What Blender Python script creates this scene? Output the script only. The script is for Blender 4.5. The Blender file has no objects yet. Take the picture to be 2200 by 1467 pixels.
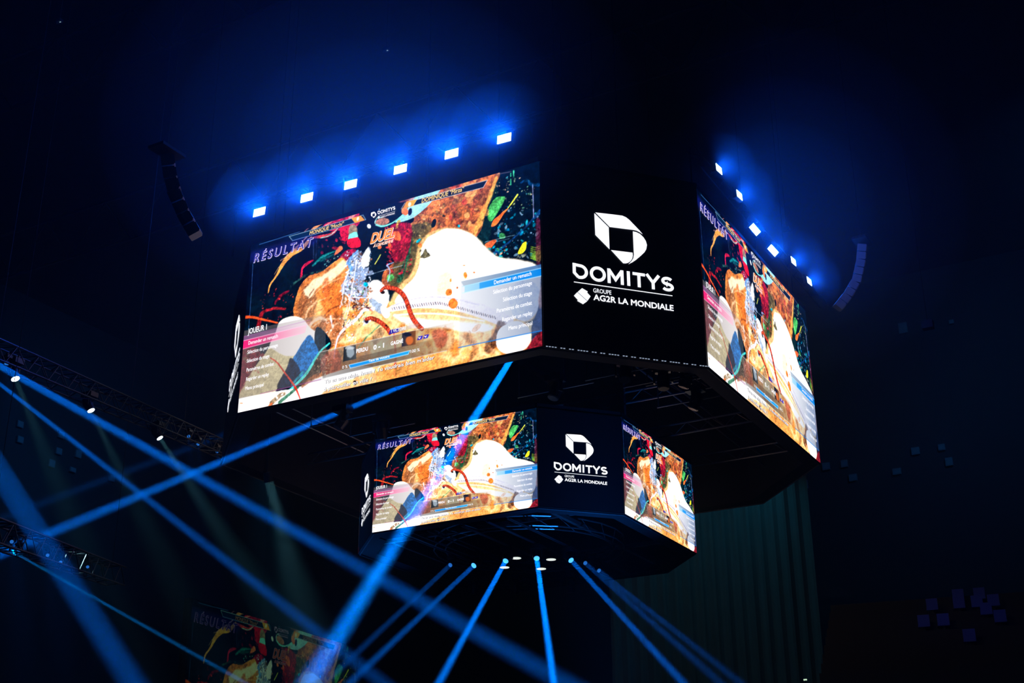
import bpy, bmesh, math, random
import numpy as np
from mathutils import Vector, Matrix
random.seed(7)
sc=bpy.context.scene
PI=math.pi
# ---------------- camera (scoreboard centre stands over the origin, arena floor at z=0)
Z0=17.6
F=2859.46; YAW,PIT,ROL=-0.5107,0.399,-0.0056
CAM=Vector((19.6788,-36.1628,-13.107+Z0))
fw=Vector((math.sin(YAW)*math.cos(PIT),math.cos(YAW)*math.cos(PIT),math.sin(PIT)))
r0=Vector((math.cos(YAW),-math.sin(YAW),0)); u0=r0.cross(fw)
rt=math.cos(ROL)*r0+math.sin(ROL)*u0; up=-math.sin(ROL)*r0+math.cos(ROL)*u0
cd=bpy.data.cameras.new('camera'); cam=bpy.data.objects.new('camera',cd); sc.collection.objects.link(cam)
M=Matrix((rt,up,-fw)).transposed().to_4x4(); M.translation=CAM; cam.matrix_world=M
cd.sensor_width=36; cd.lens=F/2200*36; cd.clip_end=500
sc.camera=cam
def ray(x,y): return (rt*((x-1100)/F)+up*(-(y-733.5)/F)+fw)
def atd(x,y,d): return CAM+ray(x,y)*d
def aty(x,y,Y): r=ray(x,y); return CAM+r*((Y-CAM.y)/r.y)
def atx(x,y,X): r=ray(x,y); return CAM+r*((X-CAM.x)/r.x)
def atz(x,y,Z): r=ray(x,y); return CAM+r*((Z-CAM.z)/r.z)
# ---------------- render look, world, haze light
sc.view_settings.view_transform='Standard'; sc.view_settings.look='None'
sc.view_settings.exposure=0.0; sc.view_settings.gamma=1.0; sc.view_settings.use_curve_mapping=False
sc.cycles.volume_bounces=0; sc.cycles.max_bounces=6
wd=bpy.data.worlds.new('arena_dark'); sc.world=wd; wd.use_nodes=True
wd.node_tree.nodes['Background'].inputs[0].default_value=(0,0,0,1)
HAZE=0.0008
# ---------------- materials
MATS={}
def pmat(n,col,rough=.6,metal=0.,noise=0.,scale=8.,spec=.5):
    if n in MATS: return MATS[n]
    m=bpy.data.materials.new(n); m.use_nodes=True; nt=m.node_tree; b=nt.nodes['Principled BSDF']
    b.inputs['Roughness'].default_value=rough; b.inputs['Metallic'].default_value=metal
    b.inputs['Specular IOR Level'].default_value=spec
    if noise:
        t=nt.nodes.new('ShaderNodeTexNoise'); t.inputs['Scale'].default_value=scale; t.inputs['Detail'].default_value=5
        tc=nt.nodes.new('ShaderNodeTexCoord'); nt.links.new(tc.outputs['Object'],t.inputs['Vector'])
        r=nt.nodes.new('ShaderNodeMapRange'); r.inputs['To Min'].default_value=1-noise; r.inputs['To Max'].default_value=1+noise
        nt.links.new(t.outputs['Fac'],r.inputs['Value'])
        x=nt.nodes.new('ShaderNodeVectorMath'); x.operation='SCALE'; x.inputs[0].default_value=col
        nt.links.new(r.outputs[0],x.inputs['Scale']); nt.links.new(x.outputs[0],b.inputs['Base Color'])
    else: b.inputs['Base Color'].default_value=(*col,1)
    MATS[n]=m; return m
def emat(n,col,s=1.,sampling='NONE'):
    if n in MATS: return MATS[n]
    m=bpy.data.materials.new(n); m.use_nodes=True; nt=m.node_tree; nt.nodes.clear()
    o=nt.nodes.new('ShaderNodeOutputMaterial'); e=nt.nodes.new('ShaderNodeEmission')
    e.inputs[0].default_value=(*col,1); e.inputs[1].default_value=s; nt.links.new(e.outputs[0],o.inputs[0])
    m.cycles.emission_sampling=sampling; MATS[n]=m; return m
def lin(c): return tuple(((v/255)/12.92 if v/255<=.04045 else (((v/255)+.055)/1.055)**2.4) for v in c)
BLACK=pmat('black_powder_coat',(.010,.010,.012),.7,0,.3,8,.12)
CASE=pmat('black_fixture_plastic',(.011,.011,.013),.4,spec=.3)
ALU=pmat('dark_aluminium_tube',(.10,.10,.11),.35,.8,.2,20)
EDGE=pmat('dull_edge_metal',(.03,.03,.035),.6,0,.8,6,.2)
# ---------------- object helpers
COL=sc.collection
class MB:
    def __init__(s): s.v=[]; s.f=[]; s.mi=[]
    def add(s,vs,fs,mi=0):
        o=len(s.v); s.v+= [tuple(p) for p in vs]; s.f+=[tuple(i+o for i in f) for f in fs]; s.mi+=[mi]*len(fs); return s
    def box(s,c,d,R=None,mi=0):
        c=Vector(c); vs=[]
        for x in (-.5,.5):
            for y in (-.5,.5):
                for z in (-.5,.5):
                    p=Vector((x*d[0],y*d[1],z*d[2])); vs.append(c+(R@p if R else p))
        return s.add(vs,[(0,1,3,2),(4,6,7,5),(0,4,5,1),(2,3,7,6),(0,2,6,4),(1,5,7,3)],mi)
    def tube(s,a,b,r,n=8,r2=None,mi=0,cap=True):
        a=Vector(a); b=Vector(b); d=(b-a).normalized(); u=d.orthogonal().normalized(); w=d.cross(u)
        r2=r if r2 is None else r2; vs=[]
        for p,q in ((a,r),(b,r2)):
            for k in range(n):
                t=2*PI*k/n; vs.append(p+u*(q*math.cos(t))+w*(q*math.sin(t)))
        fs=[(k,(k+1)%n,n+(k+1)%n,n+k) for k in range(n)]
        if cap: fs+=[tuple(range(n))[::-1],tuple(range(n,2*n))]
        return s.add(vs,fs,mi)
    def quad(s,a,b,c,d,mi=0): return s.add([a,b,c,d],[(0,1,2,3)],mi)
    def build(s,name,mats,parent=None,bevel=0):
        me=bpy.data.meshes.new(name); me.from_pydata(s.v,[],s.f); me.update()
        for m in (mats if isinstance(mats,(list,tuple)) else [mats]): me.materials.append(m)
        me.polygons.foreach_set('material_index',s.mi)
        o=bpy.data.objects.new(name,me); COL.objects.link(o)
        if bevel:
            b=o.modifiers.new('bevel','BEVEL'); b.width=bevel; b.segments=2; b.limit_method='ANGLE'
        if parent: o.parent=parent
        return o
def tag(o,label=None,cat=None,group=None,kind=None):
    for k,v in (('label',label),('category',cat),('group',group),('kind',kind)):
        if v: o[k]=v
    return o
def empty(name,loc,mat=None):
    o=bpy.data.objects.new(name,None); COL.objects.link(o); o.empty_display_size=.2
    if mat is not None: m=mat.to_4x4(); m.translation=Vector(loc); o.matrix_world=m
    else: o.location=loc
    return o
def copy_tree(o,parent=None):
    c=o.copy(); COL.objects.link(c)
    if parent: c.parent=parent
    for ch in list(o.children): copy_tree(ch,c)
    return c
def area(name,parent,loc,d,col,p,size,spread,roll=0,size_y=None):
    L=bpy.data.lights.new(name,'AREA'); L.color=col; L.energy=p; L.spread=math.radians(spread)
    L.shape='DISK' if size_y is None else 'RECTANGLE'; L.size=size
    if size_y: L.size_y=size_y
    o=bpy.data.objects.new(name,L); COL.objects.link(o); o.parent=parent; o.location=loc
    o.rotation_mode='QUATERNION'; o.rotation_quaternion=(-Vector(d)).to_track_quat('Z','Y'); return o
def frame(n,upv=Vector((0,0,1))):
    """columns right, inward, up for a face whose outward normal is n"""
    n=Vector(n).normalized(); r=upv.cross(n).normalized(); return Matrix((r,-n,n.cross(r))).transposed()
# ---------------- scoreboard plan
AX,CY,CHX,CHY,HU=5.0,4.8941,3.1413,3.4782,5.45
ax,cy_,c2x,c2y,HL,ZL=2.7855,2.674,1.7602,1.9193,2.9087,-2.9855
XU,YU=AX+CHX,CY+CHY; XL,YL=ax+c2x,cy_+c2y
def octa(a,X,c,Y): return [Vector(p) for p in ((a,-Y,0),(X,-c,0),(X,c,0),(a,Y,0),(-a,Y,0),(-X,c,0),(-X,-c,0),(-a,-Y,0))]
OU=octa(AX,XU,CY,YU); OL=octa(ax,XL,cy_,YL)
OU[5].x=OU[6].x=-8.62; OL[5].x=OL[6].x=-4.66

# ---------------- the moving picture shown by every LED screen, painted into an array
GW,GH=641,345; SS=2; CW,CH=GW*SS,GH*SS
def scr(x,y):
    p=aty(x,y,-YU); return ((p.x+AX)/(2*AX),(p.z-Z0)/HU)
rng=np.random.RandomState(11)
def vnoise(fx,fy,seed):
    r=np.random.RandomState(seed); g=r.rand(int(fy)+3,int(fx)+3)
    y=np.linspace(0,fy,CH)[:,None]; x=np.linspace(0,fx,CW)[None,:]
    yi=y.astype(int); xi=x.astype(int); ty=y-yi; tx=x-xi; ty=ty*ty*(3-2*ty); tx=tx*tx*(3-2*tx)
    a=g[yi,xi]; b=g[yi,xi+1]; c=g[yi+1,xi]; d=g[yi+1,xi+1]
    return (a*(1-tx)+b*tx)*(1-ty)+(c*(1-tx)+d*tx)*ty
def fbm(f,seed,o=4): 
    s=0;a=1;t=0
    for k in range(o): s=s+a*vnoise(f*2**k*1.86,f*2**k,seed+k); t+=a; a*=.55
    return s/t
N1,N2,N3,N4=fbm(14,1),fbm(14,21),fbm(60,41,3),fbm(7,61,5)
IMG=np.zeros((CH,CW,3)); 
PX=CW; PYR=CH
yy,xx=np.mgrid[0:CH,0:CW].astype(float)
def P(pts): # photo px of the large left screen -> canvas px (row 0 at the bottom)
    out=[]
    for q in pts:
        u,v=scr(*q[:2]); out.append((u*CW,v*CH))
    return np.array(out)
def smooth(p,closed=True,n=6):
    p=np.array(p,float); m=len(p); out=[]
    for i in range(m if closed else m-1):
        a,b,c,d=(p[(i-1)%m],p[i],p[(i+1)%m],p[(i+2)%m]) if closed else (p[max(i-1,0)],p[i],p[i+1],p[min(i+2,m-1)])
        for t in np.linspace(0,1,n,endpoint=False):
            out.append(.5*((2*b)+(c-a)*t+(2*a-5*b+4*c-d)*t*t+(3*b-3*c+d-a)*t**3))
    if not closed: out.append(p[-1])
    return np.array(out)
def blend(sl,mask,col,alpha):
    c=np.array(col,float)/255 if not isinstance(col,np.ndarray) or col.ndim==1 else col[sl]
    m=(mask*alpha)[...,None]; IMG[sl]=IMG[sl]*(1-m)+c*m
def window(pts,pad):
    x0=max(int(pts[:,0].min()-pad),0); x1=min(int(pts[:,0].max()+pad)+2,CW)
    y0=max(int(pts[:,1].min()-pad),0); y1=min(int(pts[:,1].max()+pad)+2,CH)
    return (slice(y0,y1),slice(x0,x1)) if x1>x0 and y1>y0 else None
def segdist(X,Y,a,b):
    d=b-a; L=(d@d)+1e-9; t=np.clip(((X-a[0])*d[0]+(Y-a[1])*d[1])/L,0,1)
    return np.hypot(X-a[0]-t*d[0],Y-a[1]-t*d[1]),t
def poly(pts,col,alpha=1.,soft=1.2,rough=0.,curve=True,tex=0.,raw=False):
    p=np.array(pts,float) if raw else P(pts)
    if curve: p=smooth(p)
    sl=window(p,soft+rough*14+2)
    if sl is None: return
    X=xx[sl]+(N1[sl]-.5)*rough*26+(N3[sl]-.5)*rough*16; Y=yy[sl]+(N2[sl]-.5)*rough*26+(N3[sl]-.5)*rough*10
    ins=np.zeros(X.shape,bool); dm=np.full(X.shape,1e9)
    for i in range(len(p)):
        a,b=p[i],p[(i+1)%len(p)]
        c=((a[1]>Y)!=(b[1]>Y))&(X<(b[0]-a[0])*(Y-a[1])/(b[1]-a[1]+1e-12)+a[0]); ins^=c
        dm=np.minimum(dm,segdist(X,Y,a,b)[0])
    m=np.clip(.5+np.where(ins,dm,-dm)/(2*soft),0,1); m=m*m*(3-2*m)
    if tex: m=m*np.clip(1-tex*1.6*np.abs(N3[sl]-.5)*2-tex*(N4[sl]-.4),0,1)
    blend(sl,m,col,alpha)
def stroke(pts,w,col,alpha=1.,soft=1.,rough=0.,curve=True,raw=False,dry=0.):
    """w in photo px (one value or one per point)"""
    p=np.array(pts,float)[:,:2] if raw else P(pts)
    w=np.array([w]*len(p) if np.isscalar(w) else w,float)*.92*SS
    if curve and len(p)>2:
        q=smooth(np.column_stack([p,w]),False,5); p,w=q[:,:2],q[:,2]
    sl=window(p,w.max()+soft+rough*12+2)
    if sl is None: return
    X=xx[sl]+(N1[sl]-.5)*rough*22+(N3[sl]-.5)*rough*10; Y=yy[sl]+(N2[sl]-.5)*rough*22
    best=np.full(X.shape,1e9)
    for i in range(len(p)-1):
        d,t=segdist(X,Y,p[i],p[i+1]); best=np.minimum(best,d-(w[i]*(1-t)+w[i+1]*t)/2)
    m=np.clip(.5-best/(2*soft),0,1)
    if dry: m=m*np.clip((N3[sl]-dry*.55)*6,0,1)
    blend(sl,m,col,alpha)
def spot(x,y,r,col,alpha=1.,soft=1.,rough=0.,ry=None,rot=0):
    ry=r if ry is None else ry; n=14; k=[]
    for i in range(n):
        t=2*PI*i/n; a,b=r*math.cos(t),ry*math.sin(t); k.append((x+a*math.cos(rot)-b*math.sin(rot),y+a*math.sin(rot)+b*math.cos(rot)))
    poly(k,col,alpha,soft,rough)
def splat(region,n,rmin,rmax,cols,alpha=1.,seed=0,elong=1.6):
    r=np.random.RandomState(seed); x0,y0,x1,y1=region
    for _ in range(n):
        x,y=x0+(x1-x0)*r.rand(),y0+(y1-y0)*r.rand(); s=rmin+(rmax-rmin)*r.rand()**2.5
        spot(x,y,s,cols[r.randint(len(cols))],alpha*(.6+.4*r.rand()),.8,.0,s*(1+elong*r.rand()),r.rand()*3)
def texture(cols,f,seed):
    """an all-over paint texture blended between colours by noise"""
    n=fbm(f,seed,4); n=(n-n.min())/(n.max()-n.min()); c=np.array(cols,float)/255; k=n*(len(c)-1); i=np.clip(k.astype(int),0,len(c)-2); t=(k-i)[...,None]
    return c[i]*(1-t)+c[i+1]*t
WHOLE=(slice(0,CH),slice(0,CW))
IMG[:]=texture([(2,8,22),(4,22,34),(3,10,26),(2,6,18)],5,5)
# right hand dark field with green, yellow and cyan paint
poly([(1060,360),(1175,340),(1175,600),(1040,560),(1010,500)],(3,18,34),.95,2)
poly([(1010,500),(1070,370),(1060,470),(1040,540)],(10,40,45),.8,4,.4)
splat((1062,380,1150,450),90,.4,1.5,[(190,220,170),(120,200,150),(230,190,160),(60,140,160)],.9,3)
splat((1062,440,1156,556),120,.5,3.,[(0,150,190),(0,110,160),(30,190,210),(120,160,190)],.9,4)
stroke([(1097,374),(1097,398)],2.4,(60,200,150),.9,dry=.6); stroke([(1103,368),(1104,386)],3,(70,210,160),.9,dry=.6)
stroke([(1120,392),(1130,388),(1140,396),(1160,397)],6,(10,70,130),.8,2,.5)
poly([(1068,425),(1084,425),(1080,440),(1066,464),(1055,476),(1048,470),(1050,451),(1058,434)],(72,172,92),1,1.,.25)
poly([(1055,486),(1060,474),(1070,466),(1082,455),(1092,449),(1080,464),(1068,482),(1060,487)],(255,110,48),1,.8,.15)
stroke([(1091,448),(1100,436),(1111,420)],[2,3.5,3.5],(215,218,72),1,.8,.2); stroke([(1078,478),(1095,450),(1116,424)],2.2,(190,200,90),.9,.8,.2,dry=.9)
stroke([(1062,545),(1100,515),(1135,482),(1160,455)],[9,4,5,10],(18,66,130),.75,2,.3)
poly([(1113,545),(1119,530),(1124,522),(1131,521),(1129,537),(1121,546)],(238,228,44),1,.8,.25)
for k in range(7): stroke([(1140,531+4*k),(1150,533+4*k),(1161,529+4*k)],1.6,(130,170,50),.9,.7,.3)
poly([(1145,545),(1162,540),(1162,562),(1146,558)],(110,160,50),.8,1,.4)
stroke([(1112,556),(1128,547)],9,(200,205,180),.55,1,.5,dry=.9)
spot(1078,508,7,(70,170,100),.9,1,.4); poly([(1151,479),(1162,478),(1163,560),(1152,562)],(100,28,52),.6,3,.3)
stroke([(1042,521),(1070,514),(1105,506)],1,(150,190,210),.8); stroke([(1044,526),(1095,513)],1,(120,160,190),.7)
poly([(1042,525),(1058,516),(1066,518),(1052,535),(1046,534)],(250,110,60),.95,.8,.3)
splat((1048,530,1090,556),30,.6,3,[(0,160,190),(60,150,90),(240,150,110)],.9,6)
stroke([(1144,398),(1145,430),(1146,468)],1.5,(150,160,215),.9,curve=False)
# upper middle band of orange and brown brushwork
TB=texture([(70,50,38),(150,84,48),(206,112,58),(120,62,46),(222,150,84),(178,70,44),(96,92,60)],11,90)
poly([(872,426),(900,414),(1000,390),(1072,372),(1058,410),(1046,450),(1028,505),(1000,510),(956,496),(920,520),(900,560),(890,600),(830,620),(822,590),(850,560),(866,520),(872,490),(890,470)],TB,1,1.5,.35)
poly([(866,520),(876,490),(905,480),(930,486),(912,512),(898,545),(885,585),(855,615),(835,600),(852,560)],(62,72,46),.72,6,.6)
stroke([(858,600),(872,560),(884,515)],[14,10,6],(20,84,62),.8,3,.5)
stroke([(1066,384),(1050,430),(1030,480),(1020,505)],[7,9,12,6],(244,178,88),.85,3,.4)
stroke([(1040,400),(1020,430),(1012,470)],[8,10,6],(150,60,50),.55,4,.6); stroke([(985,420),(975,450),(990,480)],[14,10,12],(112,46,44),.55,5,.6)
splat((900,400,1050,490),60,1,7,[(226,84,52),(250,150,80),(226,60,60),(110,90,56),(240,190,120)],.6,9)
splat((890,440,960,520),50,.6,3,[(230,210,160),(170,150,90),(60,50,40)],.7,10)
# pale blue curl, red field behind it
poly([(838,485),(870,478),(885,490),(880,530),(866,560),(846,560),(835,520)],(150,22,50),.9,3,.6)
splat((828,490,885,590),120,.5,3,[(210,30,60),(240,60,60),(120,20,50)],.9,12)
stroke([(868,480),(872,520),(868,580)],[3,2,1],(190,26,52),.8,1,.3)
poly([(881,423),(908,415),(945,406),(938,420),(918,444),(892,466),(868,476),(850,478),(858,468),(876,448)],(152,212,232),1,1,.15)
stroke([(884,424),(862,430),(848,432)],[14,12,4],(150,84,90),.75,2,.4)
spot(870,455,7,(240,122,72),1,1,.1,9,-.3); spot(881,456,4,(14,24,60),1,1,.1,8,.2)
stroke([(812,484),(806,478),(812,468),(826,470)],[4,4,3,3],(150,200,200),.9,1,.2)
spot(822,477,15,(168,112,92),.95,2,.2,8,-.15); stroke([(808,484),(822,487),(842,480),(866,464)],[3,4,3,5],(130,226,222),.95,1,.2)
spot(793,487,4,(226,238,255),1,1.6,0,5,-.5); spot(815,451,1.4,(150,200,255),.9)
stroke([(858,477),(852,492)],[9,5],(214,182,76),.9,1,.4,dry=.7)
poly([(845,500),(858,498),(862,512),(858,518),(848,516)],(255,112,62),1,1,.3); spot(816,532,4,(250,110,60),1,1,.2); spot(837,528,3,(250,110,60),1,1,.2,5)
# upper left: pink, crimson and orange paint
stroke([(577,629),(581,612),(596,590),(609,566),(628,545),(650,533),(668,512)],[3,4,6,11,13,11,6],(226,152,72),1,1,.3)
stroke([(604,560),(640,530),(660,510)],[3,4,3],(240,170,150),.8,1,.4,dry=.7)
stroke([(672,494),(688,482),(704,474)],[8,9,5],(216,142,84),1,1,.3)
stroke([(590,590),(600,574)],1.5,(240,180,130),.8); stroke([(655,498),(665,489)],2,(180,110,120),.8)
poly([(694,492),(712,474),(738,462),(768,452),(772,470),(768,486),(730,496)],(176,24,62),.95,1,.5)
stroke([(700,486),(722,470)],3,(250,150,130),.9,1,.3); stroke([(752,470),(766,458)],[8,6],(210,150,140),.9,1.5,.2)
stroke([(672,512),(700,508),(718,500),(724,492)],[4,8,6,3],(214,64,62),.95,1,.4); stroke([(690,512),(710,506),(726,492)],[2,2,1.5],(130,226,226),.9,.8)
poly([(733,490),(752,486),(753,505),(742,520),(734,512)],(222,26,56),.95,1,.4)
poly([(752,486),(764,484),(768,498),(764,512),(750,508)],(146,126,104),1,2,.2); poly([(750,505),(766,498),(769,514),(752,522)],(126,236,224),1,1.5,.3)
poly([(749,514),(771,511),(774,531),(752,532),(746,524)],(216,24,50),1,1,.3)
poly([(764,536),(742,540),(722,566),(700,604),(726,590),(760,556)],(146,18,52),.9,1.5,.6)
poly([(718,548),(730,530),(738,534),(728,544)],(240,110,70),1,1,.3)
splat((680,500,748,560),26,.6,3.5,[(206,36,66),(150,24,60)],.8,13); splat((694,548,740,590),50,.4,1.2,[(180,220,220),(90,170,170)],.8,14)
stroke([(672,572),(694,552),(722,540)],[4,7,2],(24,128,130),.85,2,.3); stroke([(690,560),(716,548)],[8,3],(14,80,86),.8,3,.4)
stroke([(646,598),(650,578),(660,568),(672,561)],[4,6,7,3],(206,30,68),.95,1,.5)
stroke([(544,568),(540,640),(535,704)],1,(60,110,190),.8); stroke([(674,520),(674,556)],1,(90,120,190),.6); stroke([(681,516),(679,556)],1,(90,120,190),.6)
# crimson scribbles at the left
stroke([(592,652),(606,634),(620,626)],[5,8,4],(140,18,44),.85,1,.6); stroke([(556,700),(562,676),(570,668)],[12,10,5],(150,24,34),.85,2,.4)
stroke([(572,668),(590,662),(613,664)],[6,6,5],(170,30,40),.85,1,.5); splat((560,620,640,690),40,.5,2,[(226,60,50),(150,24,44)],.9,15)
# abstract amber mass at the left of the middle (plain paint forms, nobody's portrait)
TA=texture([(120,66,40),(206,124,66),(246,186,120),(222,128,58),(160,88,50),(250,214,160)],6,130)
poly([(637,700),(632,660),(645,616),(664,594),(690,584),(722,562),(738,556),(752,574),(744,600),(748,650),(738,700),(750,745),(716,760),(690,740),(664,728),(645,712)],TA,1,1.6,.5)
poly([(640,668),(648,632),(664,612),(680,640),(672,686),(652,706)],(132,82,56),.7,7,.6); poly([(690,640),(722,606),(744,626),(738,668),(706,672)],(238,120,48),.8,8,.6)
poly([(652,628),(676,600),(706,584),(738,560),(744,574),(716,598),(690,612),(668,640)],(255,230,196),.9,5,.7)
poly([(690,690),(720,680),(736,700),(722,736),(700,720)],(178,102,60),.7,6,.5); poly([(694,606),(706,596),(708,628),(696,640)],(196,92,44),.7,5,.5)
for q in ([(652,700),(668,660),(700,640)],[(660,716),(690,690),(730,684)],[(672,640),(700,610),(736,596)],[(700,740),(716,700),(744,690)]): stroke(q,[2,5,2],(255,214,170),.55,2,.6,dry=.5)
for q in ([(646,690),(656,650),(676,622)],[(684,706),(708,668),(738,656)],[(690,668),(712,640)]): stroke(q,[2,4,2],(110,54,34),.6,2,.6,dry=.6)
stroke([(662,712),(670,694),(688,684),(704,690)],[6,7,6,3],(252,214,184),.85,2,.5); splat((640,590,750,740),120,.4,1.6,[(255,240,220),(120,60,36),(240,150,80)],.6,41)
stroke([(626,616),(644,600),(664,590),(700,580)],[5,6,5,3],(40,80,76),.8,2,.6,dry=.6)
# body of tan cloth texture in the middle
TC=texture([(190,100,46),(240,156,76),(255,218,160),(226,128,54),(160,110,70),(255,238,206)],9,160)
poly([(742,600),(790,618),(830,640),(880,690),(1000,700),(1120,700),(1170,740),(1170,760),(700,860),(640,850),(690,800),(700,760),(740,720),(735,660)],TC,1,3,.3)
poly([(836,650),(900,640),(1010,655),(1120,690),(1170,720),(1160,770),(960,790),(800,770),(820,700)],TC,1,3,.3)
poly([(846,676),(900,674),(1000,684),(1060,702),(1020,716),(950,704),(890,706)],(250,246,248),.9,5,.2)
# great white form
poly([(838,652),(852,622),(876,598),(890,572),(896,540),(905,516),(925,500),(956,490),(990,493),(1020,508),(1044,532),(1066,550),(1086,556),(1120,560),(1148,568),(1160,590),(1160,640),(1140,690),(1060,696),(980,690),(900,684),(850,676)],(240,196,130),.9,7,.2)
poly([(850,652),(866,622),(890,596),(902,565),(905,536),(918,512),(940,500),(960,492),(992,495),(1020,508),(1042,531),(1064,550),(1086,556),(1120,560),(1148,568),(1162,590),(1160,640),(1140,680),(1060,680),(980,668),(910,660)],(253,252,253),1,4,.1)
poly([(938,600),(960,585),(972,600),(962,650),(940,660)],(246,206,150),.5,8,.4)
# grommet, cord, strap, zip
poly([(792,640),(794,612),(806,602),(822,608),(836,634),(830,660),(812,668),(796,656)],(250,248,246),1,3,.3)
poly([(792,640),(815,650),(832,664),(828,676),(806,668)],(150,170,200),.9,2,.3)
stroke([(828,668),(860,658),(900,650),(960,650),(1020,664),(1090,690)],[8,18,24,26,26,26],(230,226,238),.96,2,.1)
for k in range(46):
    t=k/45; x=842+t*220; y=664-14*math.sin(min(t*1.3,1)*PI*.6)*1.0+ (t>.45)*(t-.45)*58
    stroke([(x,y-2.6),(x+2.2,y+2.6)],1.7,(60,54,70) if k%2 else (120,100,100),.85,.7,curve=False)
stroke([(840,658),(900,641),(960,640),(1030,656)],2,(180,180,205),.7,1.5); stroke([(846,678),(900,674),(960,676),(1040,690)],3,(250,250,255),.9,2)
poly([(818,660),(826,656),(838,672),(836,682),(828,684),(820,674)],(246,224,222),1,1,.1)
def rope(pts,w):
    stroke(pts,[v+1.6 for v in w],(96,22,20),1,1); stroke(pts,w,(206,62,38),1,1)
    q=smooth(np.array(pts,float),False,5)
    for i in range(1,len(q)-1,2):
        d=q[i+1]-q[i-1]; d/=np.hypot(*d); n=np.array([-d[1],d[0]]); c=q[i]; ww=3.4
        stroke([tuple(c-n*ww-d*1.2),tuple(c+n*ww+d*1.6)],1.,(120,24,22),.9,.7,curve=False); stroke([tuple(c-n*1.5+d*1.2),tuple(c+n*1.0+d*2)],1.5,(246,134,84),.8,.8,curve=False)
spot(822,628,5,(50,30,36),1,1,.1,4)
rope([(819,625),(826,619),(839,619),(853,623),(866,634),(874,649),(880,667),(887,684),(899,700),(907,707)],[5,6,7,8,8,8,8,8,8,7])
spot(787,690,6,(190,190,215),1,1,0,7); spot(788,690,4,(30,24,50),1,1,0,5)
rope([(787,686),(797,684),(811,689),(823,697),(833,707),(838,716)],[6,7,7,7,7,6])
stroke([(802,664),(784,665),(772,679),(761,690),(741,706),(728,722),(722,742),(718,770)],[9,9,8,8,7,5,4,3],(228,220,236),.95,1.2,.1)
stroke([(815,700),(790,722),(770,748)],[3,4,3],(90,150,110),.8,1.5,.3); spot(830,700,2,(20,12,20)); poly([(800,722),(818,704),(826,716),(806,742)],(130,90,66),.6,3,.4)
stroke([(846,715),(850,760),(848,800),(856,812)],[5,5,6,7],(196,56,38),.7,1.5,.1)
poly([(1070,690),(1090,700),(1078,730),(1050,760),(1040,745),(1062,715)],(70,40,30),.75,5,.4)
stroke([(1000,720),(1020,745),(1010,775)],[12,14,8],(150,84,46),.6,5,.5); splat((860,700,1090,775),60,2,8,[(240,160,84),(200,110,50),(250,200,130),(150,84,50)],.35,19)
# splash of white, blue and brown drops
poly([(767,540),(780,552),(794,534),(796,560),(786,576),(803,590),(784,600),(790,630),(766,646),(748,642),(735,624),(741,598),(752,578),(751,560)],(150,170,210),.85,2,.9)
splat((742,540,800,650),420,.4,2.4,[(250,252,255),(214,226,255),(120,170,240),(250,250,255),(90,60,50),(170,110,80)],.95,21)
splat((730,620,800,700),240,.4,2.2,[(250,252,255),(226,226,250),(110,60,46),(230,130,90),(60,110,80)],.85,22)
splat((756,640,790,664),90,.6,2.4,[(60,24,30),(90,40,40),(250,250,250)],.9,23)
for a in ([(756,570),(742,600),(736,640),(730,662)],[(768,560),(760,600),(752,640),(740,676)],[(742,632),(752,650),(742,690)],[(750,690),(742,704)],[(760,640),(790,638)],[(712,680),(712,706)]): stroke(a,[3.4]+[2]*(len(a)-2)+[1],(232,236,255),.9,.9,.5)
stroke([(754,578),(752,560),(766,542)],[8,9,5],(70,150,240),.6,2,.7)
poly([(783,545),(793,536),(796,562),(790,574),(778,572)],(236,240,236),.9,2,.8)
spot(786,612,5,(0,170,210),1,1,.2); spot(777,646,5.5,(250,122,70),1,1,.2); spot(838,596,7,(80,170,90),.9,1,.4)
stroke([(834,604),(838,580),(832,572),(846,566)],[2,2,3,2],(150,190,250),.9,1,.6); stroke([(806,568),(818,548)],2.6,(206,210,90),.9,1,.2)
stroke([(796,590),(830,580),(865,571)],1,(170,200,230),.8,.8,curve=False)
splat((700,690,760,730),60,.6,2,[(250,240,230),(210,120,80)],.7,24); splat((745,716,765,734),26,.6,2.4,[(255,246,240)],.85,25)
# orange drops and dark blots on the white
for x,y,a,b in ((965,628,6.5,7.5),(973,653,9.5,11.5),(1000,592,4,7),(968,603,2,3.4),(982,619,2,2.6),(1019,586,2.6,1.4),(997,571,3,1),(902,528,4.5,5)): spot(x,y,a,(250,128,52),1,1,.25,b)
poly([(903,553),(908,545),(914,534),(919,543),(925,550),(916,555),(908,556)],(92,86,62),1,1,.35); spot(903,540,2,(100,90,66),1,1,.1,4,.5)
spot(932,481,5,(8,20,26),1,1,.2,10,.35); spot(954,465,3.4,(14,18,20),1,1,.1,2); spot(899,518,6,(0,190,226),1,1,.1,2.6,-.7); spot(986,486,3,(0,180,215),1,1,.2)
# right-hand pale round forms and maroon corner
poly([(1092,640),(1104,612),(1130,602),(1152,612),(1162,640),(1152,672),(1130,690),(1104,680)],(206,216,236),.9,4,.1)
poly([(1066,740),(1070,712),(1086,698),(1112,690),(1136,706),(1138,736),(1124,752),(1100,760),(1078,756)],(248,244,250),1,2,.1)
poly([(1162,600),(1168,600),(1170,752),(1130,762),(1140,736),(1142,700),(1156,660)],(20,30,66),.9,2,.2); poly([(1136,742),(1150,722),(1170,712),(1172,760),(1128,762)],(126,24,36),.9,3,.3)
poly([(930,712),(950,708),(962,722),(954,744),(936,742)],(190,64,46),.75,6,.3)
poly([(1156,640),(1168,596),(1170,640),(1160,664)],(220,140,100),.6,3,.3)
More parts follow.
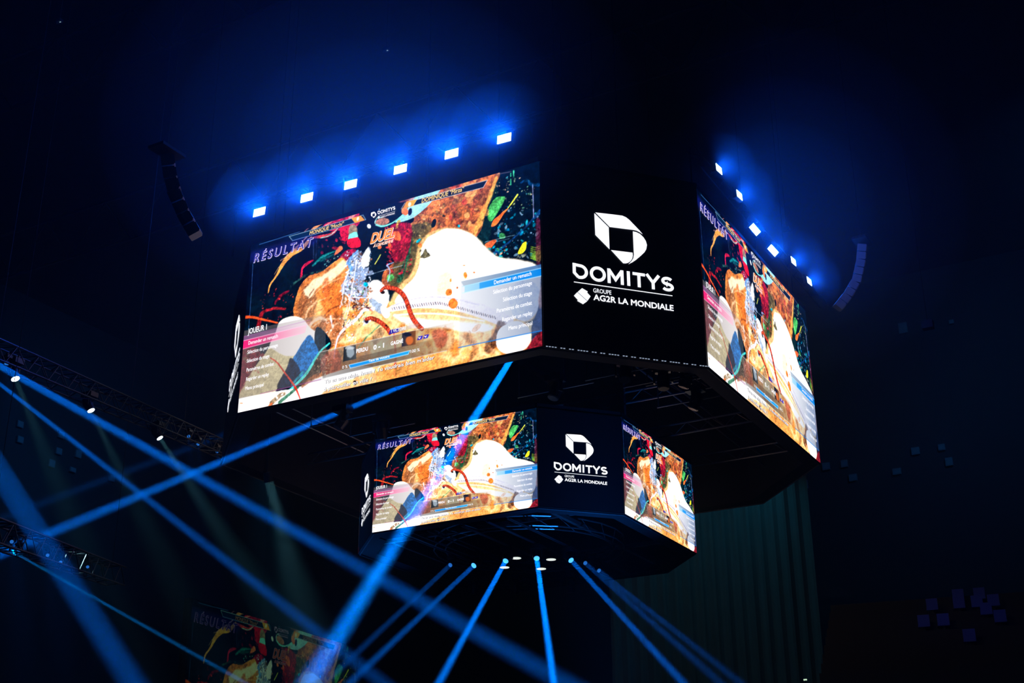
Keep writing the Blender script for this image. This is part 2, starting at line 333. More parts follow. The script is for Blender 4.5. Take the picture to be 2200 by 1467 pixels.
# lower left: pale limb-like sweep, blue cloth, teal edge
poly([(592,716),(600,694),(616,683),(636,680),(654,688),(668,706),(680,716),(676,734),(652,752),(628,775),(604,822),(560,880),(500,900),(505,860),(540,800),(575,752)],(206,198,150),1,2,.12)
poly([(592,716),(600,694),(616,683),(636,680),(654,688),(668,706),(682,716),(676,736),(656,740),(640,762),(612,764),(590,752),(580,742)],(250,250,252),1,3,.1)
poly([(505,770),(524,748),(560,756),(540,800),(508,850)],(120,20,34),.75,4,.6); splat((520,750,566,800),20,1,5,[(150,40,40),(90,100,70),(180,60,50)],.6,31)
poly([(680,704),(697,712),(712,735),(706,752),(687,758),(676,740)],(8,26,42),1,1.5,.1)
poly([(668,722),(684,756),(672,778),(646,816),(630,808),(626,780),(638,756),(654,732)],(18,98,188),1,3,.3)
poly([(626,769),(646,800),(632,828),(596,832),(616,792)],(8,22,44),.97,3,.2)
poly([(686,760),(704,752),(700,782),(676,812),(640,850),(612,862)],(58,46,36),.9,3,.4); poly([(696,764),(726,752),(734,790),(700,806),(690,790)],(156,48,40),.7,4,.4)
stroke([(708,738),(686,758),(660,800),(636,826),(604,856),(590,874)],[4,5,7,6,5,9],(66,222,214),.95,1.4,.2); stroke([(650,800),(628,826)],[6,5],(20,150,180),.8,2,.3)
splat((676,762,712,812),70,.4,1.3,[(250,230,190),(230,180,120)],.9,32)
# bright strip under the menus
poly([(500,862),(513,856),(570,845),(640,832),(664,818),(700,806),(752,790),(800,790),(800,832),(700,856),(500,900)],(252,247,246),1,3,.15)
poly([(700,838),(760,812),(840,790),(900,770),(960,772),(960,800),(800,835),(700,858)],(232,158,84),.75,7,.5)
stroke([(583,868),(600,852),(612,846)],[10,9,6],(120,92,60),.8,3,.6,dry=.5); stroke([(600,866),(622,846),(640,832)],[8,7,6],(50,110,84),.85,2,.5); stroke([(578,873),(584,868)],5,(240,110,60),.9,2,.3)
stroke([(650,828),(672,812),(694,802)],[6,10,8],(150,84,50),.7,3,.6,dry=.4)
stroke([(581,769),(597,780),(618,808),(635,832),(646,860)],[2,3,3,4,2],(222,50,34),1,.8,.1); spot(763,822,4,(20,14,14),1,1,.1,5); spot(519,866,4,(252,120,70),.9,1.5,0,1.2)
stroke([(523,682),(545,682),(570,688),(597,694)],[7,5,4,3],(255,84,36),1,.9,.15)
lum=IMG.mean(2,keepdims=True); W1=fbm(150,300,2)[...,None]-.5; W2=fbm(45,310,3)[...,None]-.5
IMG=IMG*(1+(.6*W1+.6*W2)*np.clip(1-lum,0,1)*2.2); IMG=np.clip((IMG-.5)*1.12+.53,0,1)
# ---- translucent interface panels
def panel(pts,c0,a0,c1,a1,soft=1.):
    """four corners clockwise from the left bottom; colour and alpha run from the left edge to the right edge"""
    p=P(pts); sl=window(p,3); X=xx[sl]; Y=yy[sl]
    t=np.clip((X-p[:,0].min())/(p[:,0].max()-p[:,0].min()),0,1)
    ins=np.ones(X.shape)
    q=p if np.cross(p[1]-p[0],p[2]-p[0])>0 else p[::-1]
    for i in range(4):
        a,b=q[i],q[(i+1)%4]; d=b-a; L=np.hypot(*d)
        ins=ins*np.clip(.5+(d[0]*(Y-a[1])-d[1]*(X-a[0]))/L/soft,0,1)
    c=np.array(c0,float)[None,None]*(1-t[...,None])+np.array(c1,float)[None,None]*t[...,None]
    m=(ins*(a0*(1-t)+a1*t))[...,None]; IMG[sl]=IMG[sl]*(1-m)+c/255*m
panel([(513,857),(521,712),(700,675),(700,815)],(112,98,98),.6,(150,140,140),.3)
panel([(519,751),(521,733),(660,699),(656,715)],(240,24,112),.95,(250,170,200),.35)
panel([(520,733),(522,724),(670,690),(668,698)],(150,80,150),.6,(250,200,230),.2)
stroke([(521,733),(655,700)],1.1,(255,190,222),.95,curve=False); stroke([(519,751),(650,716)],1.1,(255,180,215),.95,curve=False); stroke([(522,724),(666,688)],1,(190,110,190),.8,curve=False)
stroke([(560,846),(690,815)],1.2,(150,60,150),.8,curve=False)
panel([(985,747),(990,605),(1164,569),(1166,711)],(150,160,180),.3,(70,90,130),.66)
panel([(996,615),(990,605),(1163,568),(1163,576)],(90,120,150),.35,(60,110,170),.8)
panel([(998,629),(998,615),(1164,576),(1164,593)],(120,200,250),.5,(0,120,215),.98)
panel([(1030,621),(1030,608),(1140,583),(1140,597)],(0,130,225),.6,(0,130,225),.9)
stroke([(993,616),(1164,576)],1.2,(170,225,255),.95,curve=False); stroke([(993,630),(1164,593)],1.2,(190,232,255),.95,curve=False); stroke([(985,747),(1166,710)],1.8,(20,120,215),.95,1.2,curve=False)
panel([(694,813),(686,757),(830,724),(830,782)],(120,116,112),.35,(110,108,106),.75); panel([(830,782),(830,724),(975,692),(975,750)],(110,108,106),.75,(140,110,90),.2)
panel([(694,813),(690,786),(830,752),(830,782)],(60,52,50),.2,(70,56,48),.5); panel([(830,782),(830,752),(960,722),(960,753)],(70,56,48),.5,(90,60,40),.2)
stroke([(686,757),(960,694)],1.2,(210,215,220),.8,curve=False); stroke([(694,813),(960,753)],1.4,(200,205,210),.8,curve=False)
panel([(752,790),(750,784),(881,753),(878,761)],(20,140,236),1,(30,160,250),1)
for a,b in (((750,784),(881,753)),((753,791),(877,761)),((750,784),(753,791)),((881,753),(877,761))): stroke([a,b],1.1,(200,235,255),.95,curve=False)
panel([(835,719),(838,709),(858,704),(856,714)],(36,30,150),1,(40,34,160),.95); panel([(856,714),(858,704),(900,695),(898,704)],(150,150,160),.8,(200,200,205),.2)
for x,y in ((896,731),(909,728)): panel([(x,y),(x+3,y-8),(x+13,y-10),(x+10,y-2)],(40,28,170),1,(50,36,190),1)
panel([(737,777),(739,746),(765,741),(766,771)],(26,34,44),.95,(60,70,80),.9); spot(753,757,8,(150,164,176),.9,3,.3,11); spot(752,748,9,(200,208,214),.8,3,.3,4)
panel([(863,745),(864,716),(893,710),(893,740)],(16,24,50),.9,(120,60,30),.8); spot(880,732,8,(206,104,50),.95,3,.3,9); spot(876,719,9,(20,26,50),.95,2,.4,4)
panel([(629,518),(622,509),(757,470),(764,480)],(2,34,66),.96,(2,28,54),.97)
for a,b in (((622,509),(780,463)),((629,518),(786,473)),((622,509),(629,518)),((780,463),(786,473))): stroke([a,b],1.1,(150,205,235),.95,.8,curve=False)
panel([(763,480),(755,470),(775,464),(784,474)],(250,176,50),1,(236,150,50),1); spot(769,471,2.4,(255,244,226),1,1,0,4.4,.3)
panel([(888,443),(896,430),(1047,388),(1038,404)],(2,26,56),.97,(2,22,50),.97)
for a,b in (((864,450),(888,443)),((888,443),(1038,404)),((896,430),(1047,388)),((1047,388),(1038,404))): stroke([a,b],1.1,(220,225,235),.95,.8,curve=False)
panel([(865,450),(873,434),(896,429),(888,443)],(240,140,46),1,(250,186,60),1); spot(880,440,3.2,(255,238,214),1,1.2,0,5,.3)
stroke([(862,450),(870,437)],1.2,(230,230,235),.9,curve=False); stroke([(558,526),(600,513),(644,499)],1.2,(60,130,210),.9,.8,curve=False); stroke([(1066,376),(1098,370)],1,(140,130,160),.8,curve=False)
stroke([(545,552),(610,534),(672,516)],26,(20,30,170),.42,9,curve=False)
IMG=np.clip(IMG,0,1); SM=IMG.reshape(GH,SS,GW,SS,3).mean((1,3))
LIN=np.where(SM<=.04045,SM/12.92,((SM+.055)/1.055)**2.4)
def picture_mesh():
    me=bpy.data.meshes.new('led_picture'); X,Y=np.meshgrid(np.linspace(-.5,.5,GW),np.linspace(0,1,GH))
    co=np.zeros((GH*GW,3),np.float32); co[:,0]=X.ravel(); co[:,2]=Y.ravel()
    i=np.arange((GH-1)*(GW-1)); r,c=i//(GW-1),i%(GW-1); a=r*GW+c
    f=np.stack([a,a+1,a+GW+1,a+GW],1).astype(np.int32)
    me.vertices.add(len(co)); me.vertices.foreach_set('co',co.ravel()); me.loops.add(f.size); me.loops.foreach_set('vertex_index',f.ravel())
    me.polygons.add(len(f)); me.polygons.foreach_set('loop_start',np.arange(len(f),dtype=np.int32)*4)
    me.update(calc_edges=True); at=me.color_attributes.new('led','FLOAT_COLOR','POINT')
    rgba=np.ones((GH*GW,4),np.float32); rgba[:,:3]=LIN.reshape(-1,3); at.data.foreach_set('color',rgba.ravel()); return me
PIC=picture_mesh()
def led_mat(n,strength,tint=(1,1,1)):
    m=bpy.data.materials.new(n); m.use_nodes=True; nt=m.node_tree; nt.nodes.clear()
    o=nt.nodes.new('ShaderNodeOutputMaterial'); e=nt.nodes.new('ShaderNodeEmission'); a=nt.nodes.new('ShaderNodeVertexColor'); a.layer_name='led'
    x=nt.nodes.new('ShaderNodeVectorMath'); x.operation='MULTIPLY'; x.inputs[1].default_value=tint
    nt.links.new(a.outputs[0],x.inputs[0]); nt.links.new(x.outputs[0],e.inputs[0]); e.inputs[1].default_value=strength
    g=nt.nodes.new('ShaderNodeBsdfGlossy'); g.inputs['Color'].default_value=(.04,.04,.04,1); g.inputs['Roughness'].default_value=.25
    s=nt.nodes.new('ShaderNodeAddShader'); nt.links.new(e.outputs[0],s.inputs[0]); nt.links.new(g.outputs[0],s.inputs[1]); nt.links.new(s.outputs[0],o.inputs[0])
    m.cycles.emission_sampling='NONE'; return m
LED=1.3
PIC.materials.append(led_mat('led_wall_picture',LED))
# ---------------- lettering on the screens and the sponsor panels (flat, a few millimetres in front of the LEDs)
def glyphs(body,space=1.,offset=0.,shear=0.):
    c=bpy.data.curves.new('txt','FONT'); c.body=body; c.size=1; c.space_character=space; c.offset=offset; c.shear=shear; c.resolution_u=3
    o=bpy.data.objects.new('txt',c); COL.objects.link(o); bpy.context.view_layer.update()
    me=o.evaluated_get(bpy.context.evaluated_depsgraph_get()).to_mesh()
    v=[(p.co.x,p.co.y) for p in me.vertices]; f=[tuple(p.vertices) for p in me.polygons]
    bpy.data.objects.remove(o); bpy.data.curves.remove(c); return v,f
CAPH=.729
def put_text(mb,body,u0,u1,v0,v1,mi,y=-.012,space=1.,offset=0.,shear=0.):
    """text stretched to run from u0 to u1 with capitals from v0 to v1; offset thickens the strokes by shifted copies"""
    v,f=glyphs(body,space,0,shear); x0=min(p[0] for p in v); x1=max(p[0] for p in v); k=(u1-u0)/(x1-x0); h=(v1-v0)/CAPH
    o=offset*.8; sh=[(0,0)] if o<=0 else [(math.cos(t*PI/4)*o,math.sin(t*PI/4)*o) for t in range(8)]+[(0,0)]
    for i,(dx,dy) in enumerate(sh): mb.add([(u0+(a+dx-x0)*k-.5,y-i*.00003,v0+(b+dy)*h) for a,b in v],f,mi)
LM=MB()
def T(body,p0,p1,hpx,mi,space=1.,offset=0.,shear=0.,outline=None,ow=.03):
    u0,va=scr(*p0); u1,vb=scr(*p1); mid=((p0[0]+p1[0])/2,(p0[1]+p1[1])/2); v0=(va+vb)/2; v1=v0+(scr(mid[0],mid[1]-hpx)[1]-scr(*mid)[1])
    if outline is not None: put_text(LM,body,u0,u1,v0,v1,outline,-.012,space,offset+ow,shear)
    put_text(LM,body,u0,u1,v0,v1,mi,-.022,space,offset,shear)
LMATS=[emat('led_white',(.95,.95,1),LED),emat('led_indigo',lin((24,30,150)),LED),emat('led_cream_yellow',lin((250,214,130)),LED),
       emat('led_orange',lin((250,140,60)),LED),emat('led_dark',lin((30,24,30)),LED),emat('led_pale_grey',lin((214,218,226)),LED),emat('led_violet_white',lin((226,214,255)),LED)]
T('RÉSULTAT',(546,563.5),(673,531),19,1,1.35,.0,.18,outline=6,ow=.036)
T('MONIQUE "Mochi"',(666,506),(740,484),8,2,1.,.012,.2)
T('DOMINIQUE "Mirza"',(907,436),(998,411.5),9.5,2,1.,.012,.2)
T('JOUEUR 1',(534,718.6),(574,708.5),12,0,1.,.02)
MENU=('Demander un rematch','Sélection du personnage','Sélection du stage','Paramètres de combat','Regarder un replay','Menu principal')
for t,a,b in zip(MENU,((535,742),(533,761),(531.5,780.4),(531,799.5),(530,820),(528.5,839)),((598,725),(598,745.5),(580,768),(590,785),(579,807),(567.5,830))): T(t,a,b,8,0,1.,.008)
for t,a,b in zip(MENU,((1062.7,611),(1061,632),(1082,648),(1068.7,672),(1080.4,691),(1094,709.7)),((1143,593),(1144,613),(1144,634.5),(1144,655.6),(1145,677),(1145,698.8))): T(t,a,b,9,0,1.,.008)
T('PERDU',(767,759),(791.5,753.5),8.5,0,1.1,.04); T('0 - 1',(804,752),(826,747),10,0,1.,.04); T('GAGNÉ',(841,742.6),(867,736.5),8,0,1.1,.04)
T('0 %',(736.7,793),(748,790.5),6.5,0); T('100 %',(883.5,759),(903,755),7,0); T('Taux de victoire',(793,778.5),(838,768.5),5.5,0,1.,.01)
T('1 VICTOIRE',(842,715.5),(873.5,708),7,0,1.,.01); T('v',(900,729),(905,728),5,0,1,.04); T('v',(913,726),(918,725),5,0,1,.04)
T("Tu es une ninja, hmm ? Tu voudrais bien m'aider",(699,824.5),(934.5,772.5),8.5,0,1.,.01,.1,outline=4,ow=.045)
T('à patrouiller en ville ?',(698,841.5),(800,818),8.5,0,1.,.01,.1,outline=4,ow=.045)
T('DUEL',(797,523.7),(847,510),21,3,.95,.05,.35,outline=0,ow=.03); T("À L'ANCIENNE",(803,531),(846,521),6,3,1.,.02,.35,outline=0,ow=.04)
# sponsor logo: emblem pieces and letters traced once, in panel units (s across, t up)
def onB(x,y):
    a=Vector((AX,-YU,Z0)); d=Vector((CHX,CHY,0)); n=Vector((CHY,-CHX,0)).normalized(); r=ray(x,y); k=(a-CAM).dot(n)/r.dot(n); p=CAM+r*k-a
    return p.dot(d)/d.length_squared, p.z/HU
def zb(x,y): return onB(1150+x/3.335,380+y/3.335)
def fill(mb,pts,mi=0,y=-.012,off=(0,0),k=1.):
    bm=bmesh.new(); vs=[bm.verts.new((off[0]+(a)*k-.5 if k==1 else off[0]+a*k-.5,y,off[1]+b*k)) for a,b in pts]
    e=[bm.edges.new((vs[i],vs[(i+1)%len(vs)])) for i in range(len(vs))]; bmesh.ops.triangle_fill(bm,edges=e,use_beauty=True)
    bm.verts.index_update(); mb.add([v.co.copy() for v in bm.verts],[tuple(v.index for v in f.verts) for f in bm.faces],mi); bm.free()
EMB=[[(428,257),(560,272),(622,280),(650,293),(676,314),(710,350),(745,386),(768,414),(748,400),(725,388),(700,382),(640,375),(531,361)],
     [(421,262),(524,364),(530,521),(428,418)],
     [(697,392),(722,398),(748,411),(772,434),(789,460),(798,490),(793,520),(780,542),(755,566),(720,596),(695,613),(665,628),(686,607),(700,586),(705,560),(703,530)],
     [(540,526),(695,545),(697,566),(692,588),(680,606),(662,618),(645,622),(628,621),(600,592)]]
def band(mb,pts,w,asp,mi=0,y=-.012,tf=lambda a,b:(a,b)):
    """thick line through pts, width w, in letter units"""
    p=[Vector(q) for q in pts]; L=[];R=[]
    for i,q in enumerate(p):
        a=(q-p[i-1]).normalized() if i else (p[1]-q).normalized(); b=(p[i+1]-q).normalized() if i<len(p)-1 else a
        t=(a+b).normalized(); n=Vector((-t.y,t.x)); k=w/2/max(.45,n.dot(Vector((-b.y,b.x)))); L.append(q+n*k); R.append(q-n*k)
    vs=[]; 
    for q in L+R: a,b=tf(q.x,q.y); vs.append((a-.5,y,b))
    n=len(p); mb.add(vs,[(i,n+i,n+i+1,i+1) for i in range(n-1)],mi)
def arc(cx,cy,rx,ry,a0,a1,n=20): return [(cx+rx*math.cos(math.radians(a0+(a1-a0)*i/n)),cy+ry*math.sin(math.radians(a0+(a1-a0)*i/n))) for i in range(n+1)]
def wordmark(mb,tf,mi=0,y=-.012):
    """D O M I T Y S in plain geometric capitals, unit cap height, drawn from 0 to 7.1"""
    w=.2; B=lambda p,o: band(mb,[(a+o,b) for a,b in p],w,1,mi,y,tf)
    B([(.1,1.03),(.1,.38),(.36,.1)],0); B([(.1,.93),(.45,.9)]+arc(.48,.5,.4,.4,88,-88,16)+[(.34,.1)],0)
    B(arc(1.62,.5,.42,.42,0,360,32),0)
    B([(2.34,0),(2.34,1.0)],0); B([(3.2,0),(3.2,1.0)],0); B([(2.34,.95),(2.77,.3),(3.2,.95)],0)
    B([(3.62,0),(3.62,1)],0); B([(3.9,.9),(4.72,.9)],0); B([(4.31,.9),(4.31,0)],0)
    B([(4.83,1.0),(5.24,.45),(5.65,1.0)],0); B([(5.24,.5),(5.24,0)],0)
    B(arc(6.2,.7,.3,.2,30,270,14)+arc(6.2,.3,.32,.2,90,-150,14)[0:],0)
def panel_logo():
    e=MB()
    for q in EMB: fill(e,[zb(*p) for p in q])
    w=MB(); s0,t0=zb(268,742); s1,_=zb(984,812); _,tb=zb(622,778); _,tt=zb(622,672)
    tb2=(zb(430,757)[1]+zb(960,815)[1])/2; tt2=(zb(450,652)[1]+zb(930,712)[1])/2
    wordmark(w,lambda a,b:(s0+(s1-s0)*a/6.55,tb2+(tt2-tb2)*b))
    l=MB(); la=zb(275,762); lb=zb(980,846); m=(la[1]+lb[1])/2; band(l,[(la[0],m),(lb[0],m)],.004,1)
    g=MB(); a=zb(414,832); b=zb(543,837); put_text(g,'GROUPE',a[0],b[0],(a[1]+b[1])/2-.002,zb(478,806)[1],0,offset=.004)
    a=zb(417,890); b=zb(988,955); put_text(g,'AG2R LA MONDIALE',a[0],b[0],(a[1]+b[1])/2,(zb(440,848)[1]+zb(960,912)[1])/2,0,offset=.03)
    s=MB()
    for q in ([(275,855),(301,830),(372,905),(362,914),(318,905)],[(299,820),(335,798),(375,826),(362,836),(395,860),(372,900)]): pass
    S=lambda q: fill(s,[zb(*p) for p in q])
    S([(275,853),(299,828),(370,893),(340,914),(298,890),(303,884)]); S([(302,826),(333,799),(374,823),(369,830),(394,858),(372,890)])
    return [('emblem',e),('wordmark',w),('divider_line',l),('group_name',g),('diamond_mark',s)]
LOGO=panel_logo()
# the small sponsor logo within the moving picture
e=MB(); u0,v0=scr(798,468); u1,v1=scr(811,455)
es=[[zb(*p) for p in q] for q in EMB]; sx0=min(p[0] for q in es for p in q); sx1=max(p[0] for q in es for p in q); ty0=min(p[1] for q in es for p in q); ty1=max(p[1] for q in es for p in q)
for q in es: fill(LM,[(u0+(p[0]-sx0)/(sx1-sx0)*.019,scr(804,469)[1]+(p[1]-ty0)/(ty1-ty0)*.037) for p in q],0,-.022)
a=scr(812.6,461); b=scr(850,452); wordmark(LM,lambda x,y:(a[0]+(b[0]-a[0])*x/6.55,(a[1]+b[1])/2+.021*y),0,-.022)
T('AG2R LA MONDIALE',(820,468),(849,461),3,0,1.,.03); spot_=scr(815,468); fill(LM,[(spot_[0]-.004,spot_[1]),(spot_[0],spot_[1]+.009),(spot_[0]+.004,spot_[1]),(spot_[0],spot_[1]-.009)],0,-.022)
a=scr(813,464.5); b=scr(850,456); band(LM,[(a[0],(a[1]+b[1])/2),(b[0],(a[1]+b[1])/2)],.0015,1,0,-.022)
_l=LM.build('picture_lettering',LMATS); LETTER_ME=_l.data; bpy.data.objects.remove(_l)

# ---------------- one ring of the hanging scoreboard
LOGO_ME={}
WHITE=emat('led_logo_white',(.88,.92,1),LED)
PANEL=pmat('led_panel_off',(.005,.006,.009),.45,0,.2,30)
def ring(name,O,H,z,label,X,Y,widths):
    root=empty(name,(0,0,Z0+z)); tag(root,label,'scoreboard','stacked rings of the scoreboard')
    IN=.45; n=8
    cen=[(O[i]+O[(i+1)%n])/2 for i in range(n)]
    inner=[p*(1-IN/min(X,Y)*1.1) for p in O]
    # hollow octagonal housing: outer skin just behind the LED faces, inner skin, top and bottom rims
    out=[p*(1-.06/X) for p in O]; h=MB()
    for i in range(n):
        j=(i+1)%n; up_=Vector((0,0,H))
        h.quad(out[i],out[j],out[j]+up_,out[i]+up_); h.quad(inner[j],inner[i],inner[i]+up_,inner[j]+up_)
        h.quad(O[j]*1.003,O[i]*1.003,inner[i],inner[j]); h.quad(O[i]*1.003+up_,O[j]*1.003+up_,inner[j]+up_,inner[i]+up_)
    h.build('housing',BLACK,root)
    b=MB()
    for i in range(n):
        j=(i+1)%n; b.tube(out[i]*1.004+Vector((0,0,-.03)),out[j]*1.004+Vector((0,0,-.03)),.022,6)
    b.build('bottom_edge_rail',EDGE,root)
    t=MB(); zt=Vector((0,0,H+.08))
    for i in range(n): t.box((out[i]+out[(i+1)%n])/2+zt,((out[(i+1)%n]-out[i]).length,.14,.14),Matrix.Rotation(math.atan2((out[(i+1)%n]-out[i]).y,(out[(i+1)%n]-out[i]).x),3,'Z'))
    t.build('top_rail',BLACK,root)
    return root
def face(parent,i,O,H,kind):
    a,b=O[i],O[(i+1)%8]; # octa runs counter-clockwise seen from above
    c=(a+b)/2; d=(b-a); nrm=Vector((d.y,-d.x,0)).normalized()
    R=frame(nrm); S=Matrix.Diagonal((d.length,1,H)); m=(R@S).to_4x4(); m.translation=c+nrm*.01
    if kind=='video':
        o=bpy.data.objects.new('led_screen',PIC); COL.objects.link(o); o.parent=parent; o.matrix_local=m
        l=bpy.data.objects.new('picture_lettering',LETTER_ME); COL.objects.link(l); l.parent=o
        o['label']='LED screen showing the colourful result picture and menus'
    else:
        if 'p' not in LOGO_ME:
            p=MB(); p.box((0,.02,.5),(.985,.04,.99)); LOGO_ME['p']=p.build('corner_panel',PANEL); 
            for k,q in LOGO: LOGO_ME[k]=q.build(k,WHITE)
            for q in LOGO_ME.values(): COL.objects.unlink(q)
        o=bpy.data.objects.new('corner_panel',LOGO_ME['p'].data); COL.objects.link(o); o.parent=parent; o.matrix_local=m
        o['label']='black corner screen with a white sponsor logo'
        for k,_ in LOGO:
            l=bpy.data.objects.new(k,LOGO_ME[k].data); COL.objects.link(l); l.parent=o
# octagon edge index: 0 front-right corner, 1 right side, 6 front-left corner, 7 front side
# (edges 2-5 face away from the seats the photo was taken from)
upper=ring('scoreboard',OU,HU,0,'large upper octagonal ring of LED screens hanging from the arena roof',XU,YU,None)
lower=ring('scoreboard',OL,HL,ZL,'smaller lower octagonal ring of LED screens hung inside the bigger ring',XL,YL,None)
def ringfaces(r,O,H,back):
    for i in range(8):
        k={0:'logo',1:'video',2:'logo',3:'video',4:'logo',5:'video',6:'logo',7:'video'}[i]
        face(r,i,O,H,k)
OUc=[OU[7],OU[0],OU[1],OU[2],OU[3],OU[4],OU[5],OU[6]]
ringfaces(upper,[OU[0],OU[1],OU[2],OU[3],OU[4],OU[5],OU[6],OU[7]],HU,0)
ringfaces(lower,OL,HL,0)
# ring frames and pipes inside the upper ring, seen from below
fr=MB()
for y in (-2.2,1.2,4.6):
    for dz in (0,.35): fr.tube((-XU+.9,y,.5+dz),(XU-.9,y,.5+dz),.03,6)
    for k in range(34):
        x=-XU+1+k*.42; fr.tube((x,y,.5+(k%2)*.35),(x+.42,y,.5+((k+1)%2)*.35),.014,5)
for x in (-5.6,5.6):
    for dz in (0,.35): fr.tube((x,-YU+1,.9+dz),(x,YU-1,.9+dz),.03,6)
fr.build('inner_truss',ALU,upper)
for x,y in ((-2.5,-2.2),(2.5,-2.2),(-2.5,2.2),(2.5,2.2)): lo=MB(); lo.tube((x,y,HL-.4),(x,y,-ZL+HU),.035,6); lo.build('hanging_rod',ALU,lower)
GLINT=emat('led_edge_glint_glow',(.6,.75,1),.45)  # glowing dashes stand in for white glints along the corner panel's bottom edge
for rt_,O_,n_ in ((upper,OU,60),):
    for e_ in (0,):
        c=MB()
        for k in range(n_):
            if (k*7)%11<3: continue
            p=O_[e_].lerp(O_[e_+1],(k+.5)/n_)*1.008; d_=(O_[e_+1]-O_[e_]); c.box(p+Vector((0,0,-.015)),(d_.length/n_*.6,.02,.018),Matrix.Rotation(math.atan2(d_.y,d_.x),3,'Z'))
        c.build('bottom_edge_glints',GLINT,rt_)
lf=MB()
for k in range(24):
    a0,a1=2*PI*k/24,2*PI*(k+1)/24
    for rr,zz in ((3.0,.1),(2.65,.1),(3.0,.4)): lf.tube((rr*math.cos(a0),rr*math.sin(a0),zz),(rr*math.cos(a1),rr*math.sin(a1),zz),.025,5)
    lf.tube((3.0*math.cos(a0),3.0*math.sin(a0),.4),(2.65*math.cos(a1),2.65*math.sin(a1),.1),.014,5)
for x in (-2.5,2.5): lf.box((x,0,.25),(.12,YL*1.8,.12))
for y in (-2.2,2.2): lf.box((0,y,.4),(XL*1.8,.12,.12))
lf.build('circular_truss',ALU,lower)
# ---------------- lighting fixtures
RZ=52.; TRB=pmat('matt_black_truss_tube',(.008,.008,.01),.8,0,0,8,.1)
LENS=emat('beam_lens_blue',(.06,.36,1),2.0); LENSD=emat('dim_lens_blue',(.02,.16,.6),.8); LENSW=emat('spot_lens_white',(.8,.95,1),5.); STROBE=emat('strobe_cell_white',(.55,.85,1),7.)
PARW=emat('par_cell_white',(.9,1,.95),1.1)
BEAMC=(0.0,.15,.8); BEAMC2=(0.0,.19,.85)
PIPES_U=[]; PIPES_L=[]; HALO=(.0,.1,1.)
def moving_head(loc,target,label=None,group=None,beam=None,lens=None,drop=False,k=1.):
    """a moving head clamped under a pipe; local origin at the clamp"""
    loc=Vector(loc); R=(Vector(target)-loc).normalized(); root=empty('moving_head_light',loc); tag(root,label,'stage light',group)
    b=MB(); b.box((0,0,-.09*k),(.34*k,.24*k,.12*k)); b.box((0,0,.005),(.07,.07,.08)); b.tube((-.1*k,0,-.03*k),(-.1*k,0,.03*k),.025*k,6); b.tube((.1*k,0,-.03*k),(.1*k,0,.03*k),.025*k,6); b.build('base',CASE,root)
    if drop: dp=MB(); dp.tube((0,0,.02),(0,0,RZ-loc.z),.025,6); dp.build('drop_pipe',CASE,root)
    az=math.atan2(R.y,R.x); Y=Matrix.Rotation(az,3,'Z')
    y=MB(); y.box(Y@Vector((0,0,-.165*k)),(.1*k,.36*k,.04*k),Y)
    for s in (-1,1): y.box(Y@Vector((0,s*.165*k,-.27*k)),(.09*k,.03*k,.24*k),Y)
    y.build('yoke',CASE,root)
    c=Vector((0,0,-.34*k)); h=MB(); h.tube(c-R*.17*k,c-R*.05*k,.09*k,12,.125*k); h.tube(c-R*.05*k,c+R*.16*k,.125*k,12,.105*k); hd=h.build('head',CASE,root)
    l=MB(); l.tube(c+R*.161*k,c+R*.17*k,.088*k,16); l.build('lens',lens or CASE,hd)
    if beam: col,p,size,spread=beam; area('beam',root,c+R*.19*k,R,col,p,size,spread)
    return root
def strobe(loc,n,upv,label,group,p,tilt=0,k=1.):
    n=Vector(n).normalized(); root=empty('strobe_light',loc); tag(root,label,'strobe light',group)
    R=frame(n)@Matrix.Rotation(tilt,3,'Y')
    b=MB(); b.box(R@Vector((0,.09,0)),(.48,.16,.34),R); b.build('housing',CASE,root)
    y=MB()
    for s in (-1,1): y.box(R@Vector((s*.27,.1,.06)),(.02,.05,.34),R)
    y.box(R@Vector((0,.1,.235)),(.56,.05,.02),R); y.tube(R@Vector((0,.1,.24)),R@Vector((0,.1,.34)),.03,6); y.build('yoke',CASE,root)
    for s in (-1,1):
        c=MB(); c.box(R@Vector((0,.003,s*.073)),(.42,.012,.128),R)
        c.build('light_cell_row',STROBE,root)
    area('strobe_glow',root,R@Vector((0,-.03,0)),n,HALO,p,.42,170,size_y=.28); root.scale=(k,k,k)
    return root
ORD=('first','second','third','fourth','fifth','sixth','seventh','eighth','ninth')
# six strobes over the large left screen, six over the right one, on pipes above the ring
pz=Z0+7.02
for X0,X1,nm in ((-6,5,'left'),):
    t=MB()
    for dy,dz in ((0,0),(.3,0),(.15,.26)): t.tube((X0-.4,-YU+.15+dy,pz+dz),(X1,-YU+.15+dy,pz+dz),.025,6)
    for k in range(27): t.tube((X0+k*.4,-YU+.15+(k%2)*.3,pz),(X0+k*.4+.4,-YU+.15+((k+1)%2)*.3,pz),.012,5); t.tube((X0+k*.4,-YU+.3,pz+.26),(X0+k*.4+.4,-YU+.15+((k+1)%2)*.3,pz),.012,5)
    for x in (X0,-1.8,X1-.4): t.tube((x,-YU+.3,Z0+HU),(x,-YU+.3,pz),.03,6)
    o=t.build('lighting_truss',TRB); tag(o,'dark pipe truss carrying the blue strobes over the large left screen','truss')
t=MB()
for dx,dz in ((0,0),(-.3,0),(-.15,.26)): t.tube((XU-.15+dx,-5.,pz+dz+.1),(XU-.15+dx,8.6,pz+dz+.1),.025,6)
for k in range(28): t.tube((XU-.15-(k%2)*.3,-4.5+k*.4,pz+.1),(XU-.15-((k+1)%2)*.3,-4.1+k*.4,pz+.1),.012,5)
for y in (-4.4,1,4.7): t.tube((XU-.3,y,Z0+HU),(XU-.3,y,pz+.1),.03,6)
o=t.build('lighting_truss',TRB); tag(o,'dark pipe truss carrying the blue strobes over the right screen','truss')
